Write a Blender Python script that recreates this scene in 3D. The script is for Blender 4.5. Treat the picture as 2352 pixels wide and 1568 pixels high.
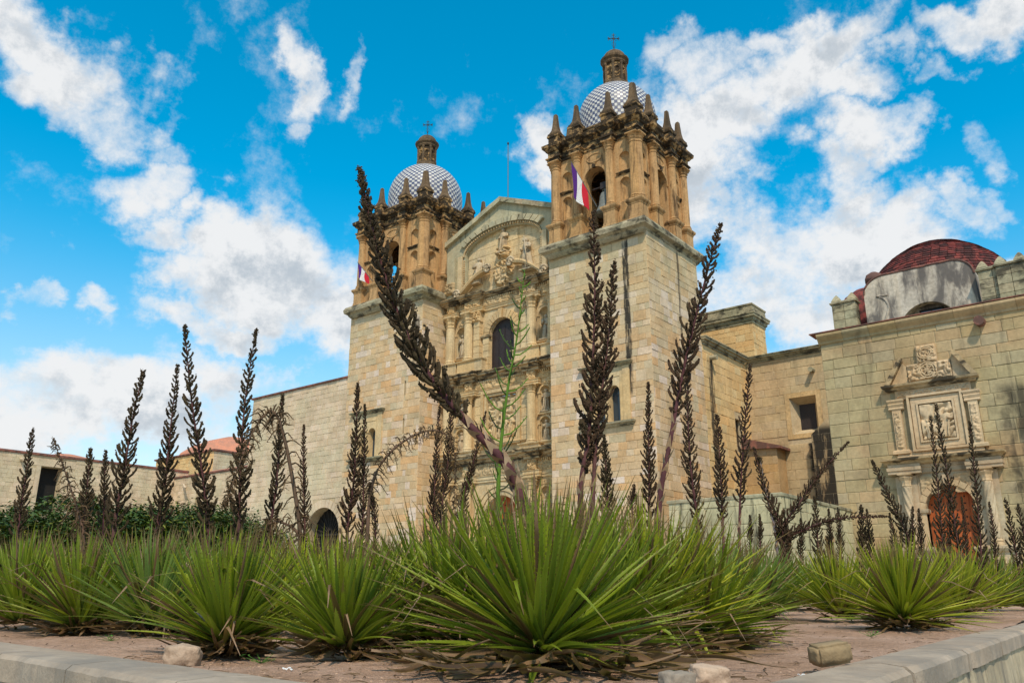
import bpy, math, random
from mathutils import Vector, Matrix, noise
R = math.radians
for o in list(bpy.data.objects): bpy.data.objects.remove(o)
S = bpy.context.scene
COL = S.collection
random.seed(7)

# ------------------------------------------------------------------ camera
YAW, PITCH = R(38.7), R(16.9)
cam = bpy.data.cameras.new('camera'); cam.lens = 18; cam.sensor_width = 22.2
cam.clip_end = 3000; cam.clip_start = 0.02
co = bpy.data.objects.new('camera', cam); COL.objects.link(co)
co.rotation_euler = (math.pi/2 + PITCH, 0, YAW)
S.camera = co
S.render.resolution_x, S.render.resolution_y = 1024, 682

# photograph pixel (2352 wide) -> direction; used to work out where things stand
FPX = 18/22.2*2352
FW = Vector((-math.sin(YAW)*math.cos(PITCH), math.cos(YAW)*math.cos(PITCH), math.sin(PITCH)))
RT = Vector((math.cos(YAW), math.sin(YAW), 0)); UP = RT.cross(FW)
def ray(x, y): return RT*((x-1176)/FPX) - UP*((y-784)/FPX) + FW
def atd(x, y, d):
    v = ray(x, y); return v*(d/math.hypot(v.x, v.y))

# ------------------------------------------------------------------ sky and sun
SUN_EL, SUN_AZ = R(50), R(43)        # azimuth turned from -Y (towards the viewer) to +X
w = bpy.data.worlds.new('World'); S.world = w; w.use_nodes = True
def sky_nodes():
    nt = w.node_tree; N = nt.nodes; L = nt.links; N.clear()
    def nd(t, **k):
        n = N.new(t)
        for a, b in k.items(): setattr(n, a, b)
        return n
    def mth(op, a, b=None, c=None):
        n = nd('ShaderNodeMath', operation=op)
        for i, q in enumerate((a, b, c)):
            if q is None: continue
            if isinstance(q, (int, float)): n.inputs[i].default_value = q
            else: L.new(q, n.inputs[i])
        return n.outputs[0]
    def mr(v, a, b, c, d):
        n = nd('ShaderNodeMapRange', interpolation_type='SMOOTHSTEP'); L.new(v, n.inputs[0])
        for i, q in enumerate((a, b, c, d)): n.inputs[i+1].default_value = q
        return n.outputs[0]
    tc = nd('ShaderNodeTexCoord'); sx = nd('ShaderNodeSeparateXYZ'); L.new(tc.outputs['Generated'], sx.inputs[0])
    X, Y, Z = sx.outputs
    sky = nd('ShaderNodeTexSky', sky_type='NISHITA', sun_disc=False)
    sky.sun_elevation = SUN_EL
    sky.sun_rotation = math.pi - SUN_AZ
    sky.air_density = 1.0; sky.dust_density = 0.25; sky.ozone_density = 2.5
    hs = nd('ShaderNodeHueSaturation'); hs.inputs['Saturation'].default_value = 1.42; hs.inputs['Hue'].default_value = 0.474
    hs.inputs['Value'].default_value = 2.1
    L.new(sky.outputs[0], hs.inputs['Color']); L.new(mr(Z, .0, .42, .62, 1.48), hs.inputs['Saturation']); L.new(mr(Z, .0, .42, 1.45, 2.3), hs.inputs['Value'])
    az = mth('ARCTAN2', X, Y); el = mth('ARCSINE', Z)
    cv = nd('ShaderNodeCombineXYZ'); L.new(az, cv.inputs[0]); L.new(el, cv.inputs[1])
    # warp the blob field so cloud banks have torn outlines
    zz = mth('ADD', mth('ABSOLUTE', Z), 0.22)
    pl = nd('ShaderNodeCombineXYZ'); L.new(mth('DIVIDE', X, zz), pl.inputs[0]); L.new(mth('DIVIDE', Y, zz), pl.inputs[1]); pl.inputs[2].default_value = 3.7
    iso = nd('ShaderNodeVectorMath', operation='MULTIPLY'); L.new(cv.outputs[0], iso.inputs[0]); iso.inputs[1].default_value = (.85, 1, 0)
    def fluff(off):
        q = nd('ShaderNodeVectorMath', operation='ADD'); L.new(iso.outputs[0], q.inputs[0]); q.inputs[1].default_value = off
        n = nd('ShaderNodeTexNoise', noise_dimensions='2D'); L.new(q.outputs[0], n.inputs['Vector']); n.inputs['Scale'].default_value = 6.5
        n.inputs['Detail'].default_value = 9; n.inputs['Roughness'].default_value = 0.66; n.inputs['Distortion'].default_value = 0.0; return n
    n1 = fluff((3.1, 1.7, 0)); n1b = fluff((3.095, 1.732, 0))
    nw = nd('ShaderNodeTexNoise', noise_dimensions='2D'); L.new(iso.outputs[0], nw.inputs['Vector']); nw.inputs['Scale'].default_value = 6.0; nw.inputs['Detail'].default_value = 7; nw.inputs['Roughness'].default_value = .6
    ws = nd('ShaderNodeVectorMath', operation='SUBTRACT'); L.new(nw.outputs['Color'], ws.inputs[0]); ws.inputs[1].default_value = (.5, .5, .5)
    wm = nd('ShaderNodeVectorMath', operation='MULTIPLY'); L.new(ws.outputs[0], wm.inputs[0]); wm.inputs[1].default_value = (.24, .2, 0)
    wa = nd('ShaderNodeVectorMath', operation='ADD'); L.new(cv.outputs[0], wa.inputs[0]); L.new(wm.outputs[0], wa.inputs[1])
    blobs = [(90,60,260,130,1),(190,170,190,150,1),(60,190,130,110,.9),(250,280,130,80,.8),(330,420,130,80,.72),(420,520,110,60,.7),
        (655,130,50,120,.66),(655,250,40,70,.55),(800,165,45,70,.62),(640,640,210,140,1),(730,740,130,100,.9),(560,560,110,80,.8),(500,720,150,60,.75),
        (40,680,80,70,.8),(215,700,90,55,.75),(130,880,320,120,1),(300,960,330,110,1),(60,960,220,120,1),(500,880,150,110,.85),(600,870,100,50,.7),(480,1000,220,60,.8),
        (1210,370,75,90,.85),(1250,450,60,40,.7),(1560,140,120,70,.6),(1720,120,120,60,.6),(1930,120,230,120,1),(2010,210,170,80,.95),(2270,50,170,90,.9),
        (1850,40,110,50,.6),(1640,310,170,120,.95),(1590,470,130,150,.85),(1760,580,210,140,1),(1980,560,210,110,1),(1820,690,270,130,1),
        (2100,320,130,80,.85),(2260,430,110,60,.7),(1900,400,110,70,.7),(2310,580,70,50,.7),(1950,760,150,60,.8),(2190,190,90,60,.7),(1500,220,110,60,.5),(2150,130,110,70,.85),(1780,230,150,90,.8),(2000,330,140,80,.8),(1900,480,160,80,.9),(2180,480,120,80,.8),(2300,300,90,80,.6),(1650,180,110,70,.6),(350,340,120,60,.6),(420,620,110,70,.7),(120,540,60,40,.35),(1700,900,300,110,.8)]
    tot = None
    for x, y, rx, ry, wt in blobs:
        d = ray(x, y).normalized(); a0 = math.atan2(d.x, d.y); e0 = math.asin(d.z)
        d2 = ray(x+rx, y).normalized(); d3 = ray(x, y-ry).normalized()
        ra = abs(math.atan2(d2.x, d2.y)-a0); re = abs(math.asin(d3.z)-e0)
        s = nd('ShaderNodeVectorMath', operation='SUBTRACT'); L.new(wa.outputs[0], s.inputs[0]); s.inputs[1].default_value = (a0, e0, 0)
        m = nd('ShaderNodeVectorMath', operation='MULTIPLY'); L.new(s.outputs[0], m.inputs[0]); m.inputs[1].default_value = (1/ra, 1/re, 0)
        ln = nd('ShaderNodeVectorMath', operation='LENGTH'); L.new(m.outputs[0], ln.inputs[0])
        v = mr(ln.outputs['Value'], 0.25, 1.25, wt, 0)
        tot = v if tot is None else mth('MAXIMUM', tot, v)
    # elsewhere in the sky the same kind of broken cloud goes on
    ng = nd('ShaderNodeTexNoise', noise_dimensions='2D'); L.new(pl.outputs[0], ng.inputs['Vector']); ng.inputs['Scale'].default_value = 1.3; ng.inputs['Detail'].default_value = 3
    gen = mr(ng.outputs[0], .44, .62, 0, 1)
    dt = nd('ShaderNodeVectorMath', operation='DOT_PRODUCT'); L.new(tc.outputs['Generated'], dt.inputs[0]); dt.inputs[1].default_value = FW
    inv = mr(dt.outputs['Value'], .70, .82, 0, 1)
    mx = nd('ShaderNodeMix', data_type='FLOAT'); L.new(inv, mx.inputs[0]); L.new(gen, mx.inputs[2]); L.new(tot, mx.inputs[3])
    cover = mx.outputs[0]
    dens = mth('ADD', cover, mth('MULTIPLY', mth('SUBTRACT', n1.outputs[0], .5), 2.5))
    mask = mr(dens, .07, .98, 0, 1)
    mask = mth('MULTIPLY', mask, .97)
    # billow shading inside the clouds
    lit = mth('ADD', mth('MULTIPLY', mth('SUBTRACT', n1.outputs[0], n1b.outputs[0]), 1.0), mth('MULTIPLY', mth('SUBTRACT', 1.0, dens), .05))
    thick = mth('MULTIPLY', mr(lit, -.13, .07, 1, 0), mr(dens, .5, 1.1, .15, 1))
    cm = nd('ShaderNodeMix', data_type='RGBA'); L.new(thick, cm.inputs[0])
    cm.inputs[6].default_value = (9.3, 9.35, 9.4, 1); cm.inputs[7].default_value = (5.4, 6.0, 6.6, 1)
    fm = nd('ShaderNodeMix', data_type='RGBA'); L.new(mask, fm.inputs[0]); L.new(hs.outputs[0], fm.inputs[6]); L.new(cm.outputs[2], fm.inputs[7])
    bg = nd('ShaderNodeBackground'); bg.inputs[1].default_value = 0.095; L.new(fm.outputs[2], bg.inputs[0])
    out = nd('ShaderNodeOutputWorld'); L.new(bg.outputs[0], out.inputs[0])
sky_nodes()
w.cycles.sampling_method = 'MANUAL'; w.cycles.sample_map_resolution = 512
sl = bpy.data.lights.new('sun', 'SUN'); sl.energy = 3.7; sl.angle = R(3); sl.color = (1, .87, .69)
so = bpy.data.objects.new('sun', sl); COL.objects.link(so)
sd = Vector((math.sin(SUN_AZ)*math.cos(SUN_EL), -math.cos(SUN_AZ)*math.cos(SUN_EL), math.sin(SUN_EL)))
so.rotation_euler = sd.to_track_quat('Z', 'Y').to_euler(); so.location = sd*60
S.view_settings.view_transform = 'Standard'; S.view_settings.look = 'None'
S.view_settings.exposure = 0.0; S.view_settings.gamma = 1

# ------------------------------------------------------------------ helpers
BASE = {}
def tag(o, label, cat, group=None, kind=None):
    if label: o['label'] = label
    if cat: o['category'] = cat
    if group: o['group'] = group
    if kind: o['kind'] = kind
    return o
def thing(name, label, cat, loc=(0, 0, 0), group=None):
    o = bpy.data.objects.new(name, None); COL.objects.link(o); o.location = loc; o.empty_display_size = .3
    BASE[o] = Vector(loc); return tag(o, label, cat, group)
class MB:
    def __init__(s): s.v = []; s.f = []
    def quad(s, a, b, c, d):
        n = len(s.v); s.v += [tuple(a), tuple(b), tuple(c), tuple(d)]; s.f.append((n, n+1, n+2, n+3))
    def poly(s, pts):
        n = len(s.v); s.v += [tuple(p) for p in pts]; s.f.append(tuple(range(n, n+len(pts))))
    def box(s, x0, x1, y0, y1, z0, z1):
        n = len(s.v)
        s.v += [(x0,y0,z0),(x1,y0,z0),(x1,y1,z0),(x0,y1,z0),(x0,y0,z1),(x1,y0,z1),(x1,y1,z1),(x0,y1,z1)]
        s.f += [tuple(n+i for i in q) for q in ((0,3,2,1),(4,5,6,7),(0,1,5,4),(1,2,6,5),(2,3,7,6),(3,0,4,7))]
    def rings(s, rings, cap=True, closed=True):
        n = len(s.v); k = len(rings[0])
        for r in rings: s.v += [tuple(p) for p in r]
        for i in range(len(rings)-1):
            for j in range(k if closed else k-1):
                a = n+i*k+j; b = n+i*k+(j+1) % k
                s.f.append((a, b, b+k, a+k))
        if cap:
            s.f.append(tuple(n+j for j in range(k))[::-1]); m = n+(len(rings)-1)*k
            s.f.append(tuple(m+j for j in range(k)))
    def mbox(s, x0, x1, y0, y1, prof):          # moulded block: profile of (outset, z)
        s.rings([[(x0-o, y0-o, z), (x1+o, y0-o, z), (x1+o, y1+o, z), (x0-o, y1+o, z)] for o, z in prof])
    def lathe(s, c, prof, n=16, sx=1, sy=1, flute=0, rot=0):
        s.rings([[(c[0]+sx*r*(1-(flute if j % 2 else 0))*math.cos(rot+2*math.pi*j/n), c[1]+sy*r*(1-(flute if j % 2 else 0))*math.sin(rot+2*math.pi*j/n), z) for j in range(n)] for r, z in prof])
    def tube(s, pts, rad, n=6):
        pts = [Vector(p) for p in pts]; rg = []
        for i, p in enumerate(pts):
            t = (pts[min(i+1, len(pts)-1)]-pts[max(i-1, 0)]).normalized()
            a = t.cross(Vector((0, 0, 1)) if abs(t.z) < .9 else Vector((1, 0, 0))).normalized(); b = t.cross(a)
            r = rad[i] if isinstance(rad, (list, tuple)) else rad
            rg.append([p+(a*math.cos(2*math.pi*j/n)+b*math.sin(2*math.pi*j/n))*r for j in range(n)])
        s.rings(rg)
    def prism(s, pts, P, w0, w1):               # outline (u,z) in a wall frame, from depth w0 to w1
        s.rings([[P(u, w0, z) for u, z in pts], [P(u, w1, z) for u, z in pts]])
    def mesh(s, name, origin=None):
        me = bpy.data.meshes.new(name)
        v = s.v if origin is None else [(a-origin[0], b-origin[1], c-origin[2]) for a, b, c in s.v]
        me.from_pydata(v, [], s.f); me.update(); return me
def recalc(me):
    import bmesh
    bm = bmesh.new(); bm.from_mesh(me); bmesh.ops.recalc_face_normals(bm, faces=bm.faces); bm.to_mesh(me); bm.free()
def add(name, mb, mat, parent=None, smooth=False, origin=None, kind=None, fix=True):
    me = mb.mesh(name, origin) if isinstance(mb, MB) else mb
    if fix: recalc(me)
    if mat and not me.materials: me.materials.append(MATS[mat])
    if smooth: me.polygons.foreach_set('use_smooth', [True]*len(me.polygons))
    o = bpy.data.objects.new(name, me); COL.objects.link(o)
    loc = Vector(origin) if origin is not None else Vector((0, 0, 0)); BASE[o] = loc
    if parent: o.parent = parent; o.location = loc-BASE[parent]
    else: o.location = loc
    if kind: o['kind'] = kind
    return o
def inst(name, me, parent, M):                  # shared mesh, world matrix M
    o = bpy.data.objects.new(name, me); COL.objects.link(o); o.parent = parent
    o.matrix_basis = Matrix.Translation(-BASE[parent]) @ M; BASE[o] = M.translation.copy(); return o
def frame(o, ud, nd):
    o = Vector(o); ud = Vector(ud); nd = Vector(nd)
    P = lambda u, w, z: Vector((o.x+ud.x*u+nd.x*w, o.y+ud.y*u+nd.y*w, o.z+z))
    P.o, P.ud, P.nd = o, ud, nd; return P
def fbox(mb, P, u0, u1, w0, w1, z0, z1):
    n = len(mb.v)
    mb.v += [tuple(P(u, w_, z)) for z in (z0, z1) for u, w_ in ((u0,w1),(u1,w1),(u1,w0),(u0,w0))]
    mb.f += [tuple(n+i for i in q) for q in ((0,3,2,1),(4,5,6,7),(0,1,5,4),(1,2,6,5),(2,3,7,6),(3,0,4,7))]
def fmould(mb, P, u0, u1, prof, back=0.0):      # moulding on a wall: profile of (projection, z), returns at both ends
    mb.rings([[P(u0-max(p, 0)*.6, back, z), P(u0-max(p, 0)*.6, p, z), P(u1+max(p, 0)*.6, p, z), P(u1+max(p, 0)*.6, back, z)] for p, z in prof])
def cornice(z0, z1, p, base=.02):               # a stepped cornice profile
    h = z1-z0
    return [(base, z0), (base+p*.15, z0+h*.02), (base+p*.15, z0+h*.25), (base+p*.4, z0+h*.3), (base+p*.5, z0+h*.55), (base+p*.85, z0+h*.6), (base+p*.85, z0+h*.8), (base+p, z0+h*.85), (base+p, z0+h*.97), (base+p*.9, z1)]
def panel(mb, P, u0, u1, z0, z1, ops, w=0, n=10, backmb=None):
    cuts = sorted({u0, u1} | {o['u0'] for o in ops} | {o['u1'] for o in ops})
    def top(o, u):
        if not o.get('arch'): return o['z1']
        r = (o['u1']-o['u0'])/2; c = (o['u0']+o['u1'])/2; k = o.get('k', 1)
        return o['z1']-r*k+k*math.sqrt(max(r*r-(u-c)**2, 0))
    for a, b in zip(cuts, cuts[1:]):
        oo = sorted([o for o in ops if o['u0'] <= a+1e-6 and b <= o['u1']+1e-6], key=lambda o: o['z0'])
        m = n if any(o.get('arch') for o in oo) else 1
        xs = [a+(b-a)*(.5-.5*math.cos(math.pi*i/m)) for i in range(m+1)]
        for c, d in zip(xs, xs[1:]):
            lc = ld = z0
            for o in oo:
                if o['z0'] > lc+1e-4: mb.quad(P(c, w, lc), P(d, w, ld), P(d, w, o['z0']), P(c, w, o['z0']))
                lc, ld = top(o, c), top(o, d)
            mb.quad(P(c, w, lc), P(d, w, ld), P(d, w, z1), P(c, w, z1))
    for o in ops:
        a, b, s, e = o['u0'], o['u1'], o['z0'], o['z1']; r = (b-a)/2; c = (a+b)/2; D = o.get('depth', .3); k = o.get('k', 1)
        sp = e-r*k if o.get('arch') else e
        if o.get('niche'):
            q = o.get('q', .8); A = [math.pi*i/8 for i in range(9)]
            def pt(t, z, sc=1): return P(c-r*sc*math.cos(t), w-r*q*sc*math.sin(t), z)
            for t0, t1 in zip(A, A[1:]):
                mb.quad(pt(t0, s), pt(t1, s), pt(t1, sp), pt(t0, sp))
                for i in range(4):
                    g0, g1 = math.pi/2*i/4, math.pi/2*(i+1)/4
                    mb.quad(pt(t0, sp+r*math.sin(g0), math.cos(g0)), pt(t1, sp+r*math.sin(g0), math.cos(g0)), pt(t1, sp+r*math.sin(g1), math.cos(g1)), pt(t0, sp+r*math.sin(g1), math.cos(g1)))
            mb.poly([pt(t, s) for t in A]); continue
        sy = o.get('splay', 0)
        mb.quad(P(a, w, s), P(a+sy, w-D, s+sy), P(a+sy, w-D, sp-(0 if o.get('arch') else sy)), P(a, w, sp)); mb.quad(P(b, w, s), P(b, w, sp), P(b-sy, w-D, sp-(0 if o.get('arch') else sy)), P(b-sy, w-D, s+sy))
        mb.quad(P(a, w, s), P(b, w, s), P(b-sy, w-D, s+sy), P(a+sy, w-D, s+sy))
        if not o.get('arch'): mb.quad(P(a, w, e), P(a+sy, w-D, e-sy), P(b-sy, w-D, e-sy), P(b, w, e))
        xs = [c-r*math.cos(math.pi*i/12) for i in range(13)] if o.get('arch') else [a, b]
        if o.get('arch'):
            for x0, x1 in zip(xs, xs[1:]): mb.quad(P(x0, w, top(o, x0)), P(x1, w, top(o, x1)), P(x1, w-D, top(o, x1)), P(x0, w-D, top(o, x0)))
        if not o.get('through'):
            t = backmb or mb
            for x0, x1 in zip(xs, xs[1:]): t.quad(P(x0, w-D, s), P(x1, w-D, s), P(x1, w-D, top(o, x1)), P(x0, w-D, top(o, x0)))
UNIT = {}
def stone_mesh(mat, i):
    if (mat, i) not in UNIT:
        m = MB(); c = .045; a = [random.uniform(.6, 1.4)*c for _ in range(4)]
        o = [(0, 0), (1, 0), (1, 1), (0, 1)]; f = [(a[0]*.7, a[1]), (1-a[2]*.7, a[1]*.8), (1-a[0]*.6, 1-a[3]), (a[3]*.7, 1-a[2])]
        for d, q in ((.0, f), (.013, o), (.09, o)): m.v += [(x, d, z) for x, z in q]
        m.f = [(0, 1, 2, 3)]
        for k in range(2):
            for j in range(4): m.f.append((4*k+j, 4*k+4+j, 4*k+4+(j+1) % 4, 4*k+(j+1) % 4))
        me = m.mesh('stone'); recalc(me); me.materials.append(MATS[mat]); UNIT[(mat, i)] = me
    return UNIT[(mat, i)]
def stones(parent, P, u0, u1, z0, z1, ch, ln, mat, holes=(), parts=300, joint=.012, w=.02, seed=1, jit=.2, vis=None):
    rg = random.Random(seed); lst = []; z = z0
    while z < z1-.05:
        h = ch*rg.uniform(1-jit, 1+jit)*(1.35 if rg.random() < .08 else 1)
        if z+h > z1-.15: h = z1-z
        iv = [(u0, u1)]
        for a, b, s, e in holes:
            if s < z+h-.02 and e > z+.02:
                nx = []
                for p, q in iv:
                    if b <= p or a >= q: nx.append((p, q)); continue
                    if a > p+.05: nx.append((p, a))
                    if b < q-.05: nx.append((b, q))
                iv = nx
        for p, q in iv:
            u = p
            first = True
            while u < q-.03:
                l = rg.uniform(*ln)*(rg.uniform(.4, 1) if first else 1)*rg.choice((.6, .8, 1, 1, 1.15, 1.5)); first = False
                if u+l > q-ln[0]*.5: l = q-u
                lst.append((u, z, l, h)); u += l
        z += h
    def key(t):
        p = P(t[0]+t[2]/2, 0, t[1]+t[3]/2)
        out = 0 if vis is None or vis(p) else 1e6
        return out + p.length/max(t[2]*t[3], .01)**.25
    lst.sort(key=key)
    rest = MB()
    for k, (u, z, l, h) in enumerate(lst):
        pr = w+rg.uniform(-.012, .018); me = stone_mesh(mat, rg.randrange(6))
        o = P(u+joint/2, pr, z+joint/2)
        M = Matrix(((P.ud.x*(l-joint), -P.nd.x, 0, o.x), (P.ud.y*(l-joint), -P.nd.y, 0, o.y), (0, 0, h-joint, o.z), (0, 0, 0, 1)))
        if k < parts: inst('stone', me, parent, M)
        else:
            n = len(rest.v); rest.v += [tuple(M @ v.co) for v in me.vertices]; rest.f += [tuple(n+i for i in q.vertices) for q in me.polygons]
    if rest.v: add('stonework', rest, mat, parent, kind='stuff')

# ------------------------------------------------------------------ materials
MATS = {}
class NT:
    def __init__(s, name):
        s.m = bpy.data.materials.new(name); s.m.use_nodes = True; s.nt = s.m.node_tree; s.N = s.nt.nodes; s.L = s.nt.links
        s.b = s.N['Principled BSDF']; s.geo = s.N.new('ShaderNodeNewGeometry'); s.oi = s.N.new('ShaderNodeObjectInfo'); s.pos = s.geo.outputs['Position']
        MATS[name] = s.m
    def put(s, sock, v):
        if v is None: return
        if hasattr(v, 'is_output'): s.L.new(v, sock)
        else: sock.default_value = v
    def math(s, op, a, b=None):
        n = s.N.new('ShaderNodeMath'); n.operation = op; s.put(n.inputs[0], a); s.put(n.inputs[1], b); return n.outputs[0]
    def mr(s, v, a, b, c=0., d=1.):
        n = s.N.new('ShaderNodeMapRange'); n.interpolation_type = 'SMOOTHSTEP'; s.put(n.inputs[0], v)
        for i, q in enumerate((a, b, c, d)): n.inputs[i+1].default_value = q
        return n.outputs[0]
    def noise(s, scale, detail=4, rough=.55, sc=None, vec=None, dist=0):
        n = s.N.new('ShaderNodeTexNoise'); v = vec or s.pos
        if sc: v = s.vmul(v, sc)
        s.L.new(v, n.inputs['Vector']); n.inputs['Scale'].default_value = scale; n.inputs['Detail'].default_value = detail; n.inputs['Roughness'].default_value = rough; n.inputs['Distortion'].default_value = dist
        return n.outputs[0]
    def vmul(s, v, sc):
        n = s.N.new('ShaderNodeVectorMath'); n.operation = 'MULTIPLY'; s.L.new(v, n.inputs[0]); n.inputs[1].default_value = sc; return n.outputs[0]
    def ramp(s, v, cols, const=False):
        n = s.N.new('ShaderNodeValToRGB'); s.put(n.inputs[0], v); e = n.color_ramp.elements
        cols = [(c if len(c) == 2 and not isinstance(c[0], tuple) else c) for c in cols]
        if not isinstance(cols[0][1], (tuple, list)): cols = [(i/max(1, len(cols)-(0 if const else 1)), c) for i, c in enumerate(cols)]
        if len(cols) == 1: cols = [cols[0], (1., cols[0][1])]
        while len(e) < len(cols): e.new(.5)
        for q, (p, c) in zip(e, cols): q.position = p; q.color = (*c, 1)
        if const: n.color_ramp.interpolation = 'CONSTANT'
        return n.outputs[0]
    def mix(s, f, a, b, mode='MIX'):
        n = s.N.new('ShaderNodeMix'); n.data_type = 'RGBA'; n.blend_type = mode; s.put(n.inputs[0], f)
        for i, q in ((6, a), (7, b)): s.put(n.inputs[i], (*q, 1) if isinstance(q, tuple) else q)
        return n.outputs[2]
    def rnd(s): return s.math('FRACT', s.math('ADD', s.oi.outputs['Random'], s.geo.outputs['Random Per Island']))
    def sep(s):
        n = s.N.new('ShaderNodeSeparateXYZ'); s.L.new(s.pos, n.inputs[0]); return n.outputs
    def attr(s, name):
        n = s.N.new('ShaderNodeAttribute'); n.attribute_name = name; return n.outputs['Fac']
    def bump(s, h, st=.4, d=.02):
        n = s.N.new('ShaderNodeBump'); n.inputs['Strength'].default_value = st; n.inputs['Distance'].default_value = d; s.L.new(h, n.inputs['Height']); s.L.new(n.outputs[0], s.b.inputs['Normal'])
    def done(s, col, rough=.85, spec=.25):
        s.put(s.b.inputs['Base Color'], (*col, 1) if isinstance(col, tuple) else col); s.put(s.b.inputs['Roughness'], rough); s.b.inputs['Specular IOR Level'].default_value = spec
        return s.m
def stone_mat(name, pal, tint=None, tz=None, stain=(.03, .03, .022), stain_amt=.5, lo=.56, hi=.72, boxes=(), mott=.25, sscale=(1.6, 1.6, .16), bump=.5):
    m = NT(name); c = m.ramp(m.rnd(), pal)
    big = m.noise(.33, 4)
    if tint:
        f = m.mr(big, .42, .62, 0, .75)
        if tz:
            z = m.sep()[2]; f = m.math('MULTIPLY', m.mr(m.math('ADD', z, m.math('MULTIPLY', big, 6.)), tz[0], tz[1]), .8)
        c = m.mix(f, c, m.mix(.55, c, tint))
    fine = m.noise(7, 6, .65); c = m.mix(1., c, m.ramp(m.noise(.9, 5, .6), [(.3, (.78, .76, .74)), (.6, (1.06, 1.05, 1.04))]), 'MULTIPLY')
    c = m.mix(1., c, m.ramp(fine, [(.25, (1-mott,)*3), (.75, (1+mott*.35,)*3)]), 'MULTIPLY')
    pits = m.mr(m.noise(26, 3), .62, .74, 0, .35); c = m.mix(pits, c, tuple(x*.45 for x in pal[0]))
    st = m.noise(1, 7, .62, sscale, dist=.4)
    c = m.mix(m.mr(st, lo, hi, 0, stain_amt), c, stain)
    for ax, a, b, z0, z1, soft, amt in boxes:
        xyz = m.sep(); v = m.math('ADD', xyz[ax], m.math('MULTIPLY', m.math('SUBTRACT', m.noise(2.2, 5), .5), soft*2.2))
        f = m.math('MULTIPLY', m.math('MULTIPLY', m.mr(v, a-soft, a), m.mr(v, b, b+soft, 1, 0)), m.math('MULTIPLY', m.mr(xyz[2], z0-.3, z0+.2), m.mr(xyz[2], z1-.2, z1+.3, 1, 0)))
        f = m.math('MULTIPLY', f, m.mr(m.noise(1.1, 5, .6, (3, 3, .5)), .34, .52, .15, amt)); c = m.mix(f, c, (.022, .02, .017))
    m.bump(m.math('ADD', fine, m.noise(45, 3)), bump, .012)
    return m.done(c, .9)
CREAM = [(.60,.47,.28),(.66,.55,.36),(.55,.44,.28),(.62,.46,.27),(.68,.58,.41),(.50,.43,.29),(.64,.50,.30)]
TOWER = [(0.643,0.432,0.224),(0.694,0.498,0.296),(0.592,0.423,0.235),(0.694,0.423,0.204),(0.602,0.470,0.296),(0.724,0.545,0.357),(0.551,0.451,0.286),(0.673,0.470,0.255),(0.755,0.620,0.510),(0.632,0.442,0.235)]
stone_mat('tower_stone', TOWER, (.50,.45,.27), (15.5, 23), stain_amt=.16, lo=.6, hi=.75, boxes=[(0, -23.55, -23.25, 10.9, 20.3, .1, .95), (1, 43.7, 43.9, 13.5, 20.3, .06, .8)])
stone_mat('left_tower_stone', TOWER, (.52,.46,.28), (17, 25), stain_amt=.14, lo=.6, hi=.75, boxes=[(0, -41.0, -40.55, 15.2, 19.0, .12, .7)])
stone_mat('pale_stone', [(0.643,0.498,0.330),(0.704,0.555,0.390),(0.602,0.479,0.320),(0.663,0.508,0.340),(0.724,0.573,0.420)], (.56,.53,.35), stain_amt=.10, lo=.62, hi=.8)
stone_mat('nave_stone', [(0.700,0.456,0.201),(0.763,0.530,0.254),(0.657,0.466,0.223),(0.742,0.456,0.191),(0.710,0.562,0.307)], stain_amt=.2, lo=.6, hi=.75, boxes=[(1, 47.2, 47.7, 4, 14.4, .2, .9)])
stone_mat('setback_stone', [(0.571,0.423,0.230),(0.530,0.414,0.240),(0.592,0.442,0.250),(0.490,0.395,0.250)], (.52,.34,.18), stain_amt=.3, boxes=[(0, -18.0, -15.0, 3.0, 10.0, .3, .97)])
stone_mat('annex_stone', [(0.493,0.326,0.149),(0.475,0.344,0.194),(0.510,0.317,0.137),(0.458,0.363,0.240)], stain_amt=.15)
stone_mat('chapel_stone', [(0.439,0.327,0.167),(0.465,0.349,0.190),(0.395,0.320,0.175),(0.491,0.349,0.182),(0.412,0.342,0.214),(0.500,0.358,0.198),(0.456,0.305,0.158),(0.386,0.320,0.190)], (.46,.42,.24), stain_amt=.34, lo=.57, hi=.74, boxes=[(0, -4.4, -1, 0, 7.6, .7, .8)])
stone_mat('terrace_stone', [(0.510,0.470,0.285),(0.561,0.508,0.324),(0.469,0.441,0.268),(0.592,0.516,0.331)], stain_amt=.85, lo=.5, hi=.68, sscale=(2.4, 2.4, .5))
stone_mat('mortar', [(.56,.44,.27),(.52,.42,.27)], stain_amt=.25)
stone_mat('chapel_mortar', [(.36,.30,.18),(.33,.28,.17)], stain_amt=.4)
stone_mat('carved', [(.64,.43,.20),(.67,.48,.25),(.60,.41,.20)], (.56,.48,.32), stain=(.10,.065,.035), stain_amt=.6, lo=.54, hi=.72, sscale=(1.6, 1.6, .5), mott=.35)
stone_mat('carved_plain', [(.67,.47,.23),(.70,.52,.28),(.66,.50,.28)], (.60,.52,.35), stain=(.12,.08,.045), stain_amt=.4, lo=.53, hi=.72, mott=.3)
stone_mat('green_stone', [(.50,.44,.28),(.53,.46,.29),(.46,.43,.29)], (.38,.38,.26), stain_amt=.6, lo=.55, hi=.7)
stone_mat('ledge', [(.44,.37,.23),(.40,.36,.24),(.48,.39,.25)], (.33,.35,.22), stain=(.03,.028,.022), stain_amt=.85, lo=.46, hi=.64, sscale=(1.2, 1.2, 2.2), mott=.45)
stone_mat('front_cornice', [(.54,.39,.21),(.50,.37,.21)], (.42,.36,.24), stain=(.028,.024,.018), stain_amt=.9, lo=.45, hi=.60, sscale=(1.3, 1.3, 3.2), mott=.4)
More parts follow.
